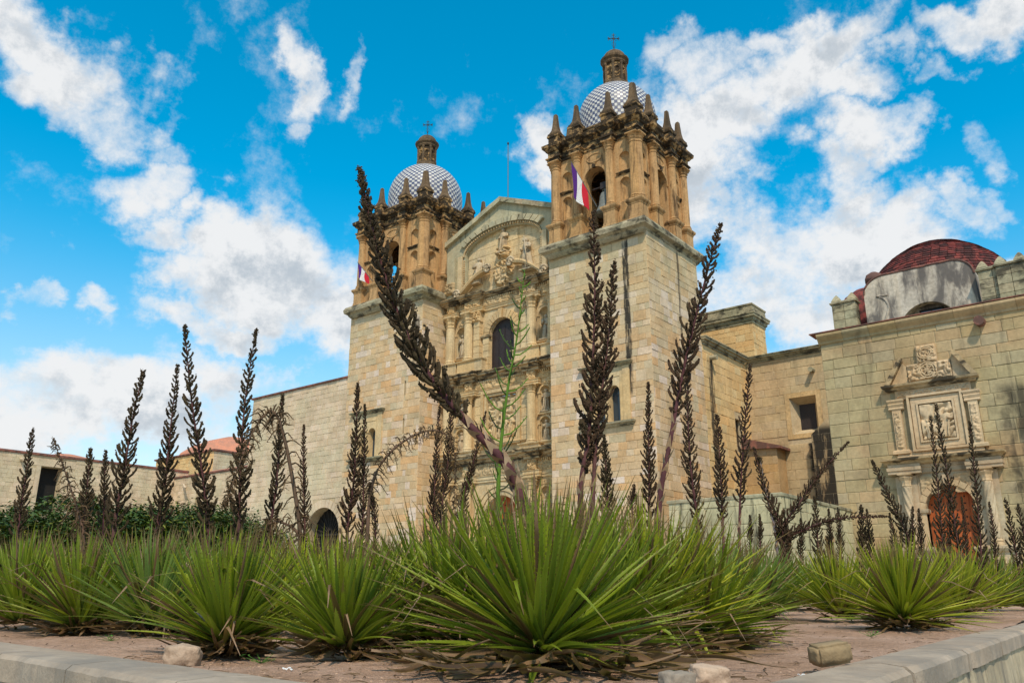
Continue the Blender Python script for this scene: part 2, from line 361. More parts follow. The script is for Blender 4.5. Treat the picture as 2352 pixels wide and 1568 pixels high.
stone_mat('ochre', [(0.530,0.309,0.126),(0.565,0.354,0.165),(0.503,0.300,0.136)], stain=(.05,.03,.016), stain_amt=.85, lo=.48, hi=.70, sscale=(3.2, 3.2, .4), mott=.35)
stone_mat('ochre_cornice', [(.50,.30,.12),(.55,.34,.15)], stain=(.025,.019,.013), stain_amt=.95, lo=.36, hi=.52, sscale=(2.2, 2.2, 3.0), mott=.5)
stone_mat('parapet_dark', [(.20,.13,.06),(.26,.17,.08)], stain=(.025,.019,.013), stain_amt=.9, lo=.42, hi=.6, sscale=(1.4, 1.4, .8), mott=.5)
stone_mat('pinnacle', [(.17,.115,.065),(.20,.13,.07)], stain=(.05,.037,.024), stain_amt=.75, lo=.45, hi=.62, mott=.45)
stone_mat('portal', [(0.544,0.368,0.202),(0.576,0.408,0.231),(0.528,0.392,0.224)], (.66,.56,.40), stain_amt=.45, lo=.56, hi=.72, sscale=(1.8, 1.8, .5))
stone_mat('portal_grey', [(0.483,0.358,0.226),(0.516,0.379,0.239)], (.52,.52,.38), stain_amt=.5, lo=.54, hi=.7)
stone_mat('plaster', [(.62,.54,.42),(.66,.59,.48)], (.38,.34,.30), stain=(.10,.09,.085), stain_amt=.88, lo=.43, hi=.60, sscale=(1.5, 1.5, .5), mott=.4, bump=.25)
stone_mat('statue', [(.52,.40,.25),(.56,.44,.28)], (.50,.46,.36), stain=(.10,.08,.06), stain_amt=.6, lo=.5, hi=.68, sscale=(3, 3, 2))
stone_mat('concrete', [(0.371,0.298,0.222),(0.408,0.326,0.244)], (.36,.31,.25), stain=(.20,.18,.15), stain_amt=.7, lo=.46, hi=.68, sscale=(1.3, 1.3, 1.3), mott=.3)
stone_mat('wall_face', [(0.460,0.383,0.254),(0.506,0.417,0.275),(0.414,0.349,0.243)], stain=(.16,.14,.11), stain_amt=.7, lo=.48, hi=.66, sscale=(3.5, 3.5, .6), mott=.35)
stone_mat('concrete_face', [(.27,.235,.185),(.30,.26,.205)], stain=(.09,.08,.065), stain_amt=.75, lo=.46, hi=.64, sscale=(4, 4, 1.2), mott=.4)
stone_mat('rock_pink', [(.52,.38,.27)], (.60,.46,.34), stain=(.20,.13,.08), stain_amt=.6, lo=.5, hi=.66, sscale=(14, 14, 14), mott=.4)
stone_mat('rock_grey', [(.27,.225,.175)], (.33,.28,.22), stain=(.22,.18,.14), stain_amt=.5, sscale=(14, 14, 14), mott=.3)
stone_mat('brick_brown', [(.34,.25,.14)], (.40,.30,.18), stain=(.16,.11,.06), stain_amt=.5, sscale=(20, 20, 20), mott=.4)
def red_tile(name, pal, dark):
    m = NT(name); c = m.ramp(m.rnd(), pal); c = m.mix(m.mr(m.noise(1.6, 7, .7), .42, .56, 0, .85), c, dark); m.bump(m.noise(18, 4), .5, .02); m.done(c, .85)
red_tile('red_tile', [(.19,.045,.036),(.25,.06,.047),(.21,.04,.036),(.08,.028,.025)], (.035,.018,.017))
red_tile('terracotta', [(.55,.22,.13),(.60,.27,.17),(.52,.20,.13)], (.42,.2,.13))
red_tile('coping', [(.24,.10,.07),(.28,.12,.09)], (.10,.06,.05))
def simple(name, col, rough=.6, met=0., spec=.4, nz=None):
    m = NT(name)
    if nz: col = m.mix(m.mr(m.noise(nz[0], 5), .35, .65), col, nz[1])
    m.done(col, rough, spec); m.b.inputs['Metallic'].default_value = met
simple('tile_white', (.66,.65,.61), .4, nz=(3, (.52,.50,.46))); simple('tile_blue', (.07,.085,.17), .4, nz=(3, (.13,.14,.20))); simple('grout', (.42,.38,.33), .8)
simple('iron', (.025,.024,.022), .6, .3, nz=(20, (.05,.035,.025))); simple('bronze', (.13,.145,.13), .6, .0, nz=(6, (.19,.205,.185)))
simple('dark_wood', (.022,.015,.014), .55, nz=(12, (.035,.024,.022))); simple('glass', (.03,.05,.07), .12, 0, .6); simple('void', (.012,.011,.010), .9)
simple('flag_violet', (.085,.012,.20), .7); simple('flag_white', (.78,.77,.76), .7); simple('flag_red', (.62,.012,.035), .7); simple('paper', (.8,.8,.78), .6); simple('pole', (.12,.13,.13), .5)
m = NT('door_wood'); t = m.noise(3, 5, .6, (9, 9, .6)); m.bump(t, .3, .01); m.done(m.mix(m.mr(t, .35, .65), (.34,.075,.018), (.46,.115,.028)), .6, .3)
m = NT('soil'); n1 = m.noise(1.1, 6); n2 = m.noise(22, 6, .7); c = m.ramp(n1, [(.35, (.50,.31,.20)), (.5, (.61,.39,.27)), (.65, (.70,.47,.34))]); c = m.mix(m.mr(m.noise(5, 7, .7), .52, .68, 0, .35), c, (.34,.19,.12)); c = m.mix(1., c, m.ramp(n2, [(.3, (.6,.6,.6)), (.7, (1.1,1.1,1.1))]), 'MULTIPLY'); m.bump(m.math('ADD', n2, m.math('ADD', m.noise(70, 3), m.noise(8, 5))), 1., .035); m.done(c, .95, .1)
m = NT('plaza'); m.done(m.ramp(m.noise(.6, 6), [(.35, (.30,.28,.23)), (.65, (.42,.39,.32))]), .9)
m = NT('grass_ground'); m.done(m.ramp(m.noise(.15, 6), [(.35, (.05,.075,.025)), (.65, (.16,.14,.08))]), .95)
def leaf_mat(name, greens, base, tip, tipw=.88, trans=.28, ylw=.0):
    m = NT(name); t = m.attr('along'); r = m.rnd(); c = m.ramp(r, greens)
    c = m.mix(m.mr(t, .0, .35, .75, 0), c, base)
    c = m.mix(m.math('MULTIPLY', m.mr(m.noise(5, 4, .6), .45, .7), .45), c, tuple(x*.55 for x in greens[0]))
    c = m.mix(m.mr(m.attr('across'), .72, 1., 0, .5), c, tuple(x*1.5+.05 for x in greens[1][:2])+(.03,))
    r2 = m.math('FRACT', m.math('MULTIPLY', r, 7.31)); lim = m.math('ADD', m.math('MULTIPLY', r2, -.3), tipw+.12)
    f = m.mr(m.math('SUBTRACT', m.math('ADD', t, m.math('MULTIPLY', m.math('SUBTRACT', m.noise(14, 4), .5), .18)), lim), -.04, .05)
    c = m.mix(f, c, tip)
    m.bump(m.noise(60, 2, .5, (1, 1, 1)), .12, .004); m.done(c, .5, .35)
    tr = m.N.new('ShaderNodeBsdfTranslucent'); m.L.new(m.mix(.5, c, (.30,.42,.03)), tr.inputs[0])
    mx = m.N.new('ShaderNodeMixShader'); mx.inputs[0].default_value = trans; m.L.new(m.b.outputs[0], mx.inputs[1]); m.L.new(tr.outputs[0], mx.inputs[2]); m.L.new(mx.outputs[0], m.N['Material Output'].inputs[0])
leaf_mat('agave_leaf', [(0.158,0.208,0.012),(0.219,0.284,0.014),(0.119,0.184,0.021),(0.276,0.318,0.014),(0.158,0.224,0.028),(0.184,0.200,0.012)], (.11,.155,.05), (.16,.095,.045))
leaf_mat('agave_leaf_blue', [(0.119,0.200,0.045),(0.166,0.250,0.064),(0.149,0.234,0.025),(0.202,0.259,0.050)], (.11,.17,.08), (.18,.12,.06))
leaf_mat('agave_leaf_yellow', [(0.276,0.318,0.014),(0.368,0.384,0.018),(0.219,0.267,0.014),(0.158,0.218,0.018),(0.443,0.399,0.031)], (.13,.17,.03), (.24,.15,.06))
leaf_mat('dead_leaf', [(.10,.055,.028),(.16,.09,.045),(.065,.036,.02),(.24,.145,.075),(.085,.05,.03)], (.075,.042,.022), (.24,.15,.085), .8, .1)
def veg(name, cols, rough=.8):
    m = NT(name); c = m.ramp(m.rnd(), cols); m.done(m.mix(m.mr(m.noise(9, 3), .4, .65, 0, .5), c, tuple(x*.5 for x in cols[0])), rough, .2)
veg('seed', [(.048,.032,.015),(.075,.050,.024),(.034,.023,.012),(.09,.065,.03)]); veg('seed_red', [(.060,.034,.018),(.085,.048,.025),(.04,.025,.013),(.08,.055,.026)])
veg('dry_twig', [(.10,.062,.03),(.16,.10,.05),(.07,.042,.022)]); veg('green_twig', [(.10,.20,.02),(.13,.25,.025),(.06,.10,.03),(.03,.03,.02)])
veg('stem_purple', [(.10,.036,.04),(.13,.06,.05)]); veg('stem_brown', [(.13,.085,.055),(.17,.10,.07)]); veg('stem_green', [(.09,.18,.02),(.12,.22,.025)]); veg('stem_grey', [(.26,.21,.21),(.30,.24,.25)])
veg('bract', [(.42,.28,.16),(.36,.22,.13),(.48,.34,.21)]); veg('clod', [(.40,.25,.16),(.46,.31,.21),(.30,.18,.11)])
veg('bark', [(.09,.065,.04),(.11,.08,.05)])
m = NT('shrub_leaf'); c = m.ramp(m.rnd(), [(.028,.062,.008),(.045,.09,.010),(.022,.05,.009),(.065,.115,.012),(.20,.19,.02)]); m.done(c, .6, .3)
veg('weed', [(.06,.16,.02),(.09,.21,.03)])

# ------------------------------------------------------------------ ground
mb = MB(); mb.box(-900, 900, -400, 1500, -1.9, -1.5); tag(add('ground', mb, 'grass_ground'), None, None, kind='structure')
mb = MB(); mb.box(-140, 60, 22, 140, -1.45, .25); tag(add('church_plaza', mb, 'plaza'), None, None, kind='structure')
mb = MB(); mb.box(-140, 60, -30, 22, -1.49, -1.44); tag(add('pavement', mb, 'plaza'), None, None, kind='structure')
def kin_y(x): return 1.667-.107*x+.39
def kin_x(y): return -.97-.054*y-.33
def soil_z(x, y):
    d = math.hypot(x, y)
    return -.40+.012*max(0, d-6)+.035*noise.noise((x*.9, y*.9, 0))+.012*noise.noise((x*5, y*5, 3))
def make_soil():
    mb = MB(); nx, ny = 190, 150
    for j in range(ny+1):
        for i in range(nx+1):
            a = i/nx; b = j/ny
            x = kin_x(1.8+20*b**1.9)+.12-24*a**1.7; y = 1.667-.107*x+.15+19.5*b**1.9
            mb.v.append((x, y, soil_z(x, y)))
    for j in range(ny):
        for i in range(nx): k = j*(nx+1)+i; mb.f.append((k, k+1, k+nx+2, k+nx+1))
    tag(add('soil', mb, 'soil', smooth=True), None, None, kind='structure')
make_soil()

# ------------------------------------------------------------------ carved relief, statues
def relief(mb, P, u0, u1, z0, z1, w, amp, res=.07, sc=3.2, seed=0., mask=None):
    nu = max(2, int((u1-u0)/res)); nz = max(2, int((z1-z0)/res)); n = len(mb.v)
    for j in range(nz+1):
        for i in range(nu+1):
            u = u0+(u1-u0)*i/nu; z = z0+(z1-z0)*j/nz
            q = Vector((u*sc+seed, z*sc, seed)); wv = noise.noise(q*.6)*1.3; amp_ = amp*1.3
            h = abs(math.sin(3.2*noise.noise(q+Vector((wv, wv, 0)))+2.2*wv))
            if mask: h *= mask(u, z)
            e = min(i, nu-i, j, nz-j); h *= 0 if e == 0 else 1
            mb.v.append(tuple(P(u, w+amp_*h, z)))
    for j in range(nz):
        for i in range(nu): k = n+j*(nu+1)+i; mb.f.append((k, k+1, k+nu+2, k+nu+1))
def statue_mesh(mb, c, h, seed, turn=0., hold='book', lean=0.):
    rg = random.Random(seed); ca, sa = math.cos(turn), math.sin(turn)
    def T(x, y, z): return (c[0]+h*(x*ca-y*sa)+lean*h*z, c[1]+h*(x*sa+y*ca), c[2]+h*z)
    prof = [(0,.17,.15),(.02,.185,.16),(.10,.165,.14),(.25,.145,.12),(.42,.15,.12),(.52,.14,.115),(.60,.15,.115),(.70,.165,.11),(.77,.16,.10),(.805,.12,.085),(.825,.065,.06),(.845,.05,.052),(.862,.06,.066),(.89,.078,.088),(.925,.082,.092),(.96,.072,.08),(.985,.045,.05),(1,.008,.008)]
    ph = rg.uniform(0, 6); rgs = []
    for z, rx, ry in prof:
        fo = .13*max(0, 1-z/.78)+.03; ring = []
        for j in range(20):
            a = 2*math.pi*j/20
            k = 1+fo*math.sin(5*a+ph+3*z)+fo*.5*math.sin(9*a-ph) if z < .8 else 1
            x, y = rx*k*math.cos(a), ry*k*math.sin(a)
            if .88 < z < .91 and abs(a-1.5*math.pi) < .2: y -= .022
            if z >= .84: y -= .015
            ring.append(T(x, y, z))
        rgs.append(ring)
    mb.rings(rgs)
    for s in (-1, 1):
        el = (s*.20, -.02, .60+rg.uniform(-.02, .03)); hd = (s*.07, -.17, .62+rg.uniform(-.05, .06)) if not (hold == 'staff' and s == 1) else (.2, -.15, .66)
        mb.tube([T(s*.145, 0, .765), T(s*.185, 0, .70), T(*el), T((el[0]+hd[0])/2, -.11, (el[2]+hd[2])/2), T(*hd)], [.055*h, .058*h, .055*h, .048*h, .03*h], 8)
    if hold == 'book': mb.rings([[T(x, y, z) for x, y in ((-.09,-.21),(.03,-.21),(.03,-.16),(-.09,-.16))] for z in (.60, .75)])
    elif hold == 'staff': mb.tube([T(.22, -.16, 0), T(.21, -.16, .95)], .014*h, 6)
    for k in range(5):     # mantle folds
        x0 = rg.uniform(-.13, .13); mb.tube([T(x0, -.10, .6), T(x0*.8+.03, -.145, .38), T(x0*1.1, -.15, .12), T(x0*1.2, -.16, .01)], [.012*h, .022*h, .02*h, .024*h], 5)
def statue(x, y, z, h, seed, label, group, **k):
    mb = MB(); statue_mesh(mb, (x, y, z+.07), h, seed, **k)
    t = thing('statue', label, 'statue', (x, y, z), group); add('figure', mb, 'statue', t, smooth=True)
    mb = MB(); mb.mbox(x-.22*h, x+.22*h, y-.2*h, y+.2*h, [(.02, z-.02), (.02, z+.03), (0, z+.035), (0, z+.075)]); add('plinth', mb, 'statue', t)
def column(parent, x, y, z0, zc, z1, r, mat, ped=None, flute=.05, n=32, cap='cor'):
    mb = MB(); mb.lathe((x, y), [(r*1.28, z0), (r*1.28, z0+r*.3), (r*1.1, z0+r*.4), (r*1.22, z0+r*.55), (r*1.02, z0+r*.8), (r, z0+r*.9), (r, z0+(zc-z0)*.4), (r*.92, zc-.04), (r*1.04, zc-.03), (r*1.04, zc)], n, flute=flute)
    o = add('column', mb, mat, parent)
    mb = MB(); h = z1-zc
    mb.lathe((x, y), [(r*.93, zc), (r*1.0, zc+h*.2), (r*1.22, zc+h*.32), (r*1.0, zc+h*.36), (r*1.12, zc+h*.55), (r*1.42, zc+h*.68), (r*1.15, zc+h*.74), (r*1.35, zc+h*.86)], 16, flute=.12 if cap == 'cor' else .02)
    mb.mbox(x-r*1.25, x+r*1.25, y-r*1.25, y+r*1.25, [(0, z1-h*.15), (.03, z1-h*.1), (.03, z1+.002)])
    add('capital', mb, mat, o)
    return o

# ------------------------------------------------------------------ bell towers
LEDGE = [(.0, 20.35), (.14, 20.5), (.2, 20.62), (.42, 20.75), (.46, 21.0), (.34, 21.22), (.1, 21.3)]
def pinnacle(parent, x, y, z, s=.9):
    mb = MB(); mb.mbox(x, x, y, y, [(.44*s, z), (.46*s, z+.1), (.38*s, z+.14), (.37*s, z+.2)])
    mb.mbox(x, x, y, y, [(.36*s, z+.2), (.25*s, z+.42), (.19*s, z+.75), (.14*s, z+1.3), (.12*s, z+1.6), (.08*s, z+1.66)])
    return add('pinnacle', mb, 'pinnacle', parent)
def belfry(T, cx, cy, hw, dome_r, seed):
    hW = hw-.42; k = hw/3.35
    FR = [frame((cx, cy, 0), (1, 0, 0), (0, -1, 0)), frame((cx, cy, 0), (0, 1, 0), (1, 0, 0)), frame((cx, cy, 0), (-1, 0, 0), (0, 1, 0)), frame((cx, cy, 0), (0, -1, 0), (-1, 0, 0))]
    wall = MB()
    for P0 in FR:
        P = frame(P0.o+P0.nd*hW, P0.ud, P0.nd)
        ops = [dict(u0=-.76*k, u1=.76*k, z0=21.45, z1=25.95, arch=1, depth=.75, through=1)]
        for s in (-1, 1):
            for a, b in ((22.95, 24.55), (25.05, 26.32)): ops.append(dict(u0=s*2.12*k-.37*k, u1=s*2.12*k+.37*k, z0=a, z1=b, arch=1, niche=1))
        panel(wall, P, -hW, hW, 21.2, 28.2, ops)
    wo = add('belfry_wall', wall, 'ochre', T, fix=False)
    fl = MB(); fl.box(cx-hW+.05, cx+hW-.05, cy-hW+.05, cy+hW-.05, 20.4, 21.43); fl.box(cx-hW+.06, cx+hW-.06, cy-hW+.06, cy+hW-.06, 27.4, 28.15); add('belfry_floor', fl, 'ochre_cornice', T)
    # ledge at the foot of the belfry
    lm = MB(); lm.mbox(cx-hw-.02, cx+hw+.02, cy-hw-.02, cy+hw+.02, LEDGE); lo = add('ledge', lm, 'ledge', T)
    # plinth and entablature running all round
    mb = MB(); q = hW+.02; mb.mbox(cx-q, cx+q, cy-q, cy+q, [(.0, 27.2), (.05, 27.22), (.05, 27.4), (.12, 27.42), (.12, 27.5), (.02, 27.52), (.02, 27.95), (.12, 28.0), (.2, 28.12), (.34, 28.18), (.38, 28.4), (.3, 28.44)])
    ent = add('entablature', mb, 'ochre_cornice', T)
    mb = MB(); q = hW-.02
    for a, b, c, d in ((-q, q, -q, -q+.3), (-q, q, q-.3, q), (-q, -q+.3, -q+.3, q-.3), (q-.3, q, -q+.3, q-.3)): mb.mbox(cx+a, cx+b, cy+c, cy+d, [(0, 28.42), (0, 28.85), (.05, 28.88), (.05, 28.98)])
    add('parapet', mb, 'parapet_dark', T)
    for fi, P0 in enumerate(FR):
        vis = fi < 2
        P = frame(P0.o+P0.nd*hW, P0.ud, P0.nd)
        for s in (-1, 1): mb = MB(); fmould(mb, P, s*2.12*k-.48*k, s*2.12*k+.48*k, [(.0, 24.74), (.04, 24.76), (.1, 24.84), (.14, 24.88), (.14, 24.93), (.02, 24.95)], -.02); add('string_course', mb, 'ochre_cornice', wo)
        # moulded arch, keystone and oval cartouche
        mb = MB(); r = .76*k
        A = [math.pi*i/14 for i in range(15)]
        for a0, a1 in zip(A, A[1:]):
            pts = [(r0*math.cos(a), 25.95-r+r0*math.sin(a)) for r0, a in ((r+.01, a0), (r+.17, a0), (r+.17, a1), (r+.01, a1))]
            mb.rings([[P(u, ww, z) for u, z in pts] for ww in (-.02, .07)])
        add('arch_moulding', mb, 'ochre', wo)
        mb = MB(); mb.rings([[P(u*.8, ww, z) for u, z in ((-.11, 25.9), (.11, 25.9), (.17, 26.22), (-.17, 26.22))] for ww in (-.02, .16)]); add('keystone', mb, 'ochre_cornice', wo)
        mb = MB()
        pts = [(.55*k*math.cos(2*math.pi*i/18), 26.62+.3*math.sin(2*math.pi*i/18)) for i in range(18)]
        mb.tube([P(u, .01, z) for u, z in pts+pts[:1]], .05, 6); add('cartouche', mb, 'ochre', wo)
        for s in (-1, 1):
            for ui, ww, rr, pw in ((1.2*k, .2, .27, .44), (hw-.48, .12, .30, .46)):
                u = s*ui; c = P(u, ww, 0); ax = (P.ud*pw, P.nd*.42)
                x0, x1 = sorted((c.x-abs(ax[0].x)-abs(ax[1].x)*.7, c.x+abs(ax[0].x)+abs(ax[1].x)*.7)); y0, y1 = sorted((c.y-abs(ax[0].y)-abs(ax[1].y)*.7, c.y+abs(ax[0].y)+abs(ax[1].y)*.7))
                mb = MB(); mb.mbox(x0, x1, y0, y1, [(.05, 21.28), (.05, 21.42), (0, 21.46), (0, 21.6), (-.03, 21.62), (-.03, 22.35), (0, 22.38), (0, 22.45), (.09, 22.55), (.12, 22.62), (.12, 22.72), (-.05, 22.78)])
                add('pedestal', mb, 'ochre', T)
                column(T, c.x, c.y, 22.78, 26.62, 27.2, rr, 'ochre', flute=.06, cap='dor')
                mb = MB(); mb.mbox(x0+.04, x1-.04, y0+.04, y1-.04, [(.0, 27.19), (.06, 27.24), (.06, 27.42), (.14, 27.44), (.14, 27.52), (.01, 27.55), (.01, 27.93), (.1, 27.97), (.2, 28.12), (.3, 28.2), (.33, 28.42), (.2, 28.47)])
                add('entablature_block', mb, 'ochre_cornice', ent)
                mb = MB(); mb.mbox(x0+.05, x1-.05, y0+.06, y1-.06, [(.03, 28.43), (.0, 28.5), (0, 29.0), (.07, 29.08), (.07, 29.2), (-.05, 29.24)]); add('parapet_block', mb, 'ochre_cornice', ent)
                pinnacle(T, c.x-P.nd.x*.1, c.y-P.nd.y*.1, 29.22)
    # dome with its tiles
    dz = 30.7
    dm = MB(); prof = [(dome_r-.02, 28.3-dz), (dome_r-.02, 0)]+[((dome_r-.02)*math.cos(a), (dome_r-.02)*math.sin(a)) for a in [math.pi/2*i/16 for i in range(1, 16)]]
    dm.lathe((0, 0), prof, 48); me = dm.mesh('dome'); dome = add('dome', me, 'grout', T, smooth=True); dome.location = Vector((cx, cy, dz))-BASE[T]; BASE[dome] = Vector((cx, cy, dz))
    na, nr, nr0 = 84, 21, 21; cnt = 0; ND = 8; rest = [MB(), MB()]; el0, el1 = R(-8), R(74)
    lst = []
    tile_me = {}
    for i in range(nr+ND):
        e0 = R(76)*i/nr; e1 = R(76)*(i+1)/nr; da = 2*math.pi/na; g = .035; lo = i >= nr0
        m = MB(); rgs = []
        for rr, gg in ((dome_r-.03, .0), (dome_r+.012, g), ):
            rgs.append([(rr*math.cos(e)*math.cos(a), rr*math.cos(e)*math.sin(a), rr*math.sin(e)) for e, a in ((e0+(e1-e0)*gg, -da/2*(1-2*gg)), (e0+(e1-e0)*gg, da/2*(1-2*gg)), (e1-(e1-e0)*gg, da/2*(1-2*gg)), (e1-(e1-e0)*gg, -da/2*(1-2*gg)))])
        if lo:
            za, zb = -(i-nr0+1)*.225, -(i-nr0)*.225; e0 = e1 = 0; rgs = []
            for rr, gg in ((dome_r-.03, 0), (dome_r+.012, g)): rgs.append([(rr*math.cos(a), rr*math.sin(a), z) for z, a in ((za+.225*gg, -da/2*(1-2*gg)), (za+.225*gg, da/2*(1-2*gg)), (zb-.225*gg, da/2*(1-2*gg)), (zb-.225*gg, -da/2*(1-2*gg)))])
        m.rings(rgs, cap=False); n = len(m.v); m.f.append((n-4, n-3, n-2, n-1))
        for b in (0, 1):
            me = m.mesh('tile'); recalc(me); me.materials.append(MATS['tile_blue' if b else 'tile_white']); tile_me[i, b] = me
        for j in range(na):
            th = da*j; p = Vector((cx+dome_r*math.cos((e0+e1)/2)*math.cos(th), cy+dome_r*math.cos((e0+e1)/2)*math.sin(th), dz+dome_r*math.sin((e0+e1)/2)-(.225*(i-nr0) if lo else 0)))
            nrm = Vector((math.cos((e0+e1)/2)*math.cos(th), math.cos((e0+e1)/2)*math.sin(th), math.sin((e0+e1)/2)))
            lst.append((-(nrm.dot((-p).normalized()))-.25*(i > 5 and not lo)+(.3 if lo and i > nr0+3 else 0), i, j, th))
    lst.sort()
    for q, (f, i, j, th) in enumerate(lst):
        b = ((i if i < nr0 else i-nr0+1)+j) % 2; M = Matrix.Translation((cx, cy, dz)) @ Matrix.Rotation(th, 4, 'Z')
        if q < 300: inst('tile', tile_me[i, b], dome, M)
        else:
            t = rest[b]; n = len(t.v); me = tile_me[i, b]; t.v += [tuple(M @ v.co) for v in me.vertices]; t.f += [tuple(n+x for x in p.vertices) for p in me.polygons]
    add('white_tiles', rest[0], 'tile_white', dome, kind='stuff'); add('blue_tiles', rest[1], 'tile_blue', dome, kind='stuff')
    # lantern
    z = dz+dome_r-.12; LS = (36.25 if cx > -30 else 36.7)/2.5-z/2.5
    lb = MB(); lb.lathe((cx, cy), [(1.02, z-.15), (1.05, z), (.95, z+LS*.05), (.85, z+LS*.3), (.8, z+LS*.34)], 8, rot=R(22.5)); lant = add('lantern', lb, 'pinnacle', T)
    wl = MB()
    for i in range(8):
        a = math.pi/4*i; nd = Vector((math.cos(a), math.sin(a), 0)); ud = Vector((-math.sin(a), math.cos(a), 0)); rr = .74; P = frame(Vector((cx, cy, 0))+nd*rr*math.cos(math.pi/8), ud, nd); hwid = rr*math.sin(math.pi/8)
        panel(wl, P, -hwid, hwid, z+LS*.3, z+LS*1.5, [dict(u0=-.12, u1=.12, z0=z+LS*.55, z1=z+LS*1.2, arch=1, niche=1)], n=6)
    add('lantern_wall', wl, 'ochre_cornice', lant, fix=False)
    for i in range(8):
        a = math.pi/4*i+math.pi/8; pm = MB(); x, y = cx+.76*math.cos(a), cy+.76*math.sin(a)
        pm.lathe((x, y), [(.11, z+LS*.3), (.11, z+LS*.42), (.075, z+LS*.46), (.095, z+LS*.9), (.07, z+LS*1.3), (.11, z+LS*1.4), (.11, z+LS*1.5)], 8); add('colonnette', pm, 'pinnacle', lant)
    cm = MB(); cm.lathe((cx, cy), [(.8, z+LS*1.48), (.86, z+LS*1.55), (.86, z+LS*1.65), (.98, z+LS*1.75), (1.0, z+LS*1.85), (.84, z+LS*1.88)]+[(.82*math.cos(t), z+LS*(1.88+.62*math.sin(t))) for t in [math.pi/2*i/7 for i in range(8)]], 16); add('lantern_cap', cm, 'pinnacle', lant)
    zc = z+LS*2.48; km = MB(); km.lathe((cx, cy), [(.09, zc), (.12, zc+.08), (.05, zc+.14)], 8)
    km.tube([(cx, cy, zc), (cx, cy, zc+1.5)], .03, 6)
    dv = RT
    for s in (-1, 1):
        c = Vector((cx, cy, zc+1.08)); km.tube([c, c+dv*s*.42], .028, 6)
        for q in (-1, 1): km.tube([c+dv*s*.24, c+dv*s*.4+Vector((0, 0, q*.14))], .022, 5); km.tube([c, c+dv*s*.2+Vector((0, 0, q*.2))], .016, 5)
        km.tube([Vector((cx, cy, zc+1.3)), Vector((cx, cy, zc+1.42))+dv*s*.13], .02, 5); km.tube([Vector((cx, cy, zc+.25)), Vector((cx, cy, zc+.6))+dv*s*.14, Vector((cx, cy, zc+.8))+dv*s*.08], .014, 5)
    add('cross', km, 'iron', lant)
def bifora(T, P, uc, zs, zt, body_ops, w_half=.78):
    # two arched lights under a hood, on the tower wall
    fr = MB()
    for s in (-1, 1): fbox(fr, P, uc+s*1.35-.22, uc+s*1.35+.22, -.02, .12, zs, zt+1.05); fbox(fr, P, uc+s*1.02-.1, uc+s*1.02+.1, -.02, .07, zs, zt+.9)
    fbox(fr, P, uc-1.12, uc+1.12, -.02, .06, zt+.5, zt+1.05); add('window_surround', fr, 'carved_plain', T)
    wl = MB(); gl = MB(); ops = [dict(u0=uc-.86, u1=uc-.1, z0=zs, z1=zt, arch=1, depth=.5), dict(u0=uc+.1, u1=uc+.86, z0=zs, z1=zt, arch=1, depth=.5)]
    panel(wl, P, uc-.92, uc+.92, zs, zt+.52, ops, w=.03, backmb=gl); wo = add('window', wl, 'carved_plain', T, fix=False); add('pane', gl, 'glass', wo, fix=False)
    c = P(uc, .08, 0); column(T, c.x, c.y, zs, zt-.55, zt-.3, .1, 'carved_plain', flute=0, n=12)
    hd = MB(); fmould(hd, P, uc-1.6, uc+1.6, [(p, z) for p, z in cornice(zt+1.02, zt+1.3, .34)], -.02); add('window_hood', hd, 'ledge', T)
    sm = MB(); fmould(sm, P, uc-1.65, uc+1.65, [(.02, zs-.3), (.12, zs-.26), (.2, zs-.16), (.32, zs-.12), (.34, zs-.02), (.2, zs)], -.02); add('window_sill', sm, 'ledge', T)
def tower(name, label, x0, x1, cx, cy, hw, dome_r, mat, winu, slits, seed):
    T = thing(name, label, 'bell tower', (cx, cy, .25)); y0, y1 = 40.0, 46.45
    PF = frame((x0, y0, 0), (1, 0, 0), (0, -1, 0)); W = x1-x0; PS = frame((x1, y0, 0), (0, 1, 0), (1, 0, 0))
    body = MB(); holes = []; ops = [dict(u0=winu-.95, u1=winu+.95, z0=9.3, z1=11.95, depth=.9)]; holes.append((winu-1.0, winu+1.0, 9.3, 12.0))
    sg = MB()
    for u, a, b in slits: ops.append(dict(u0=u-.07, u1=u+.07, z0=a, z1=b, depth=.6)); holes.append((u-.09, u+.09, a-.02, b+.02))
    panel(body, PF, 0, W, .2, 20.6, ops); panel(body, PS, 0, y1-y0, .2, 20.6, [])
    body.quad((x0, y0, .2), (x0, y1, .2), (x0, y1, 20.6), (x0, y0, 20.6)); body.quad((x0, y1, .2), (x1, y1, .2), (x1, y1, 20.6), (x0, y1, 20.6))
    add('wall', body, 'mortar', T, fix=False)
    stones(T, PF, .0, W, .25, 20.55, .42, (.42, .85), mat, holes, 220, seed=seed)
    stones(T, PS, .0, y1-y0, .25, 20.55, .45, (.45, .95), mat, [], 80, seed=seed+1)
    bifora(T, PF, winu, 9.35, 11.5, None)
    belfry(T, cx, cy, hw, dome_r, seed)
    return T
TR = tower('bell_tower', 'nearer bell tower with checkered dome, bronze bell and dark streak down its front', -29.0, -21.95, -25.48, 43.22, 3.42, 2.62, 'tower_stone', 4.0, [], 21)
TL = tower('bell_tower', 'farther bell tower with checkered dome, left of the carved church front', -48.05, -40.27, -44.05, 43.65, 3.8, 3.0, 'left_tower_stone', 2.55, [(6.25, 16.3, 17.1), (6.28, 13.45, 14.5), (6.26, 10.7, 11.8)], 31)
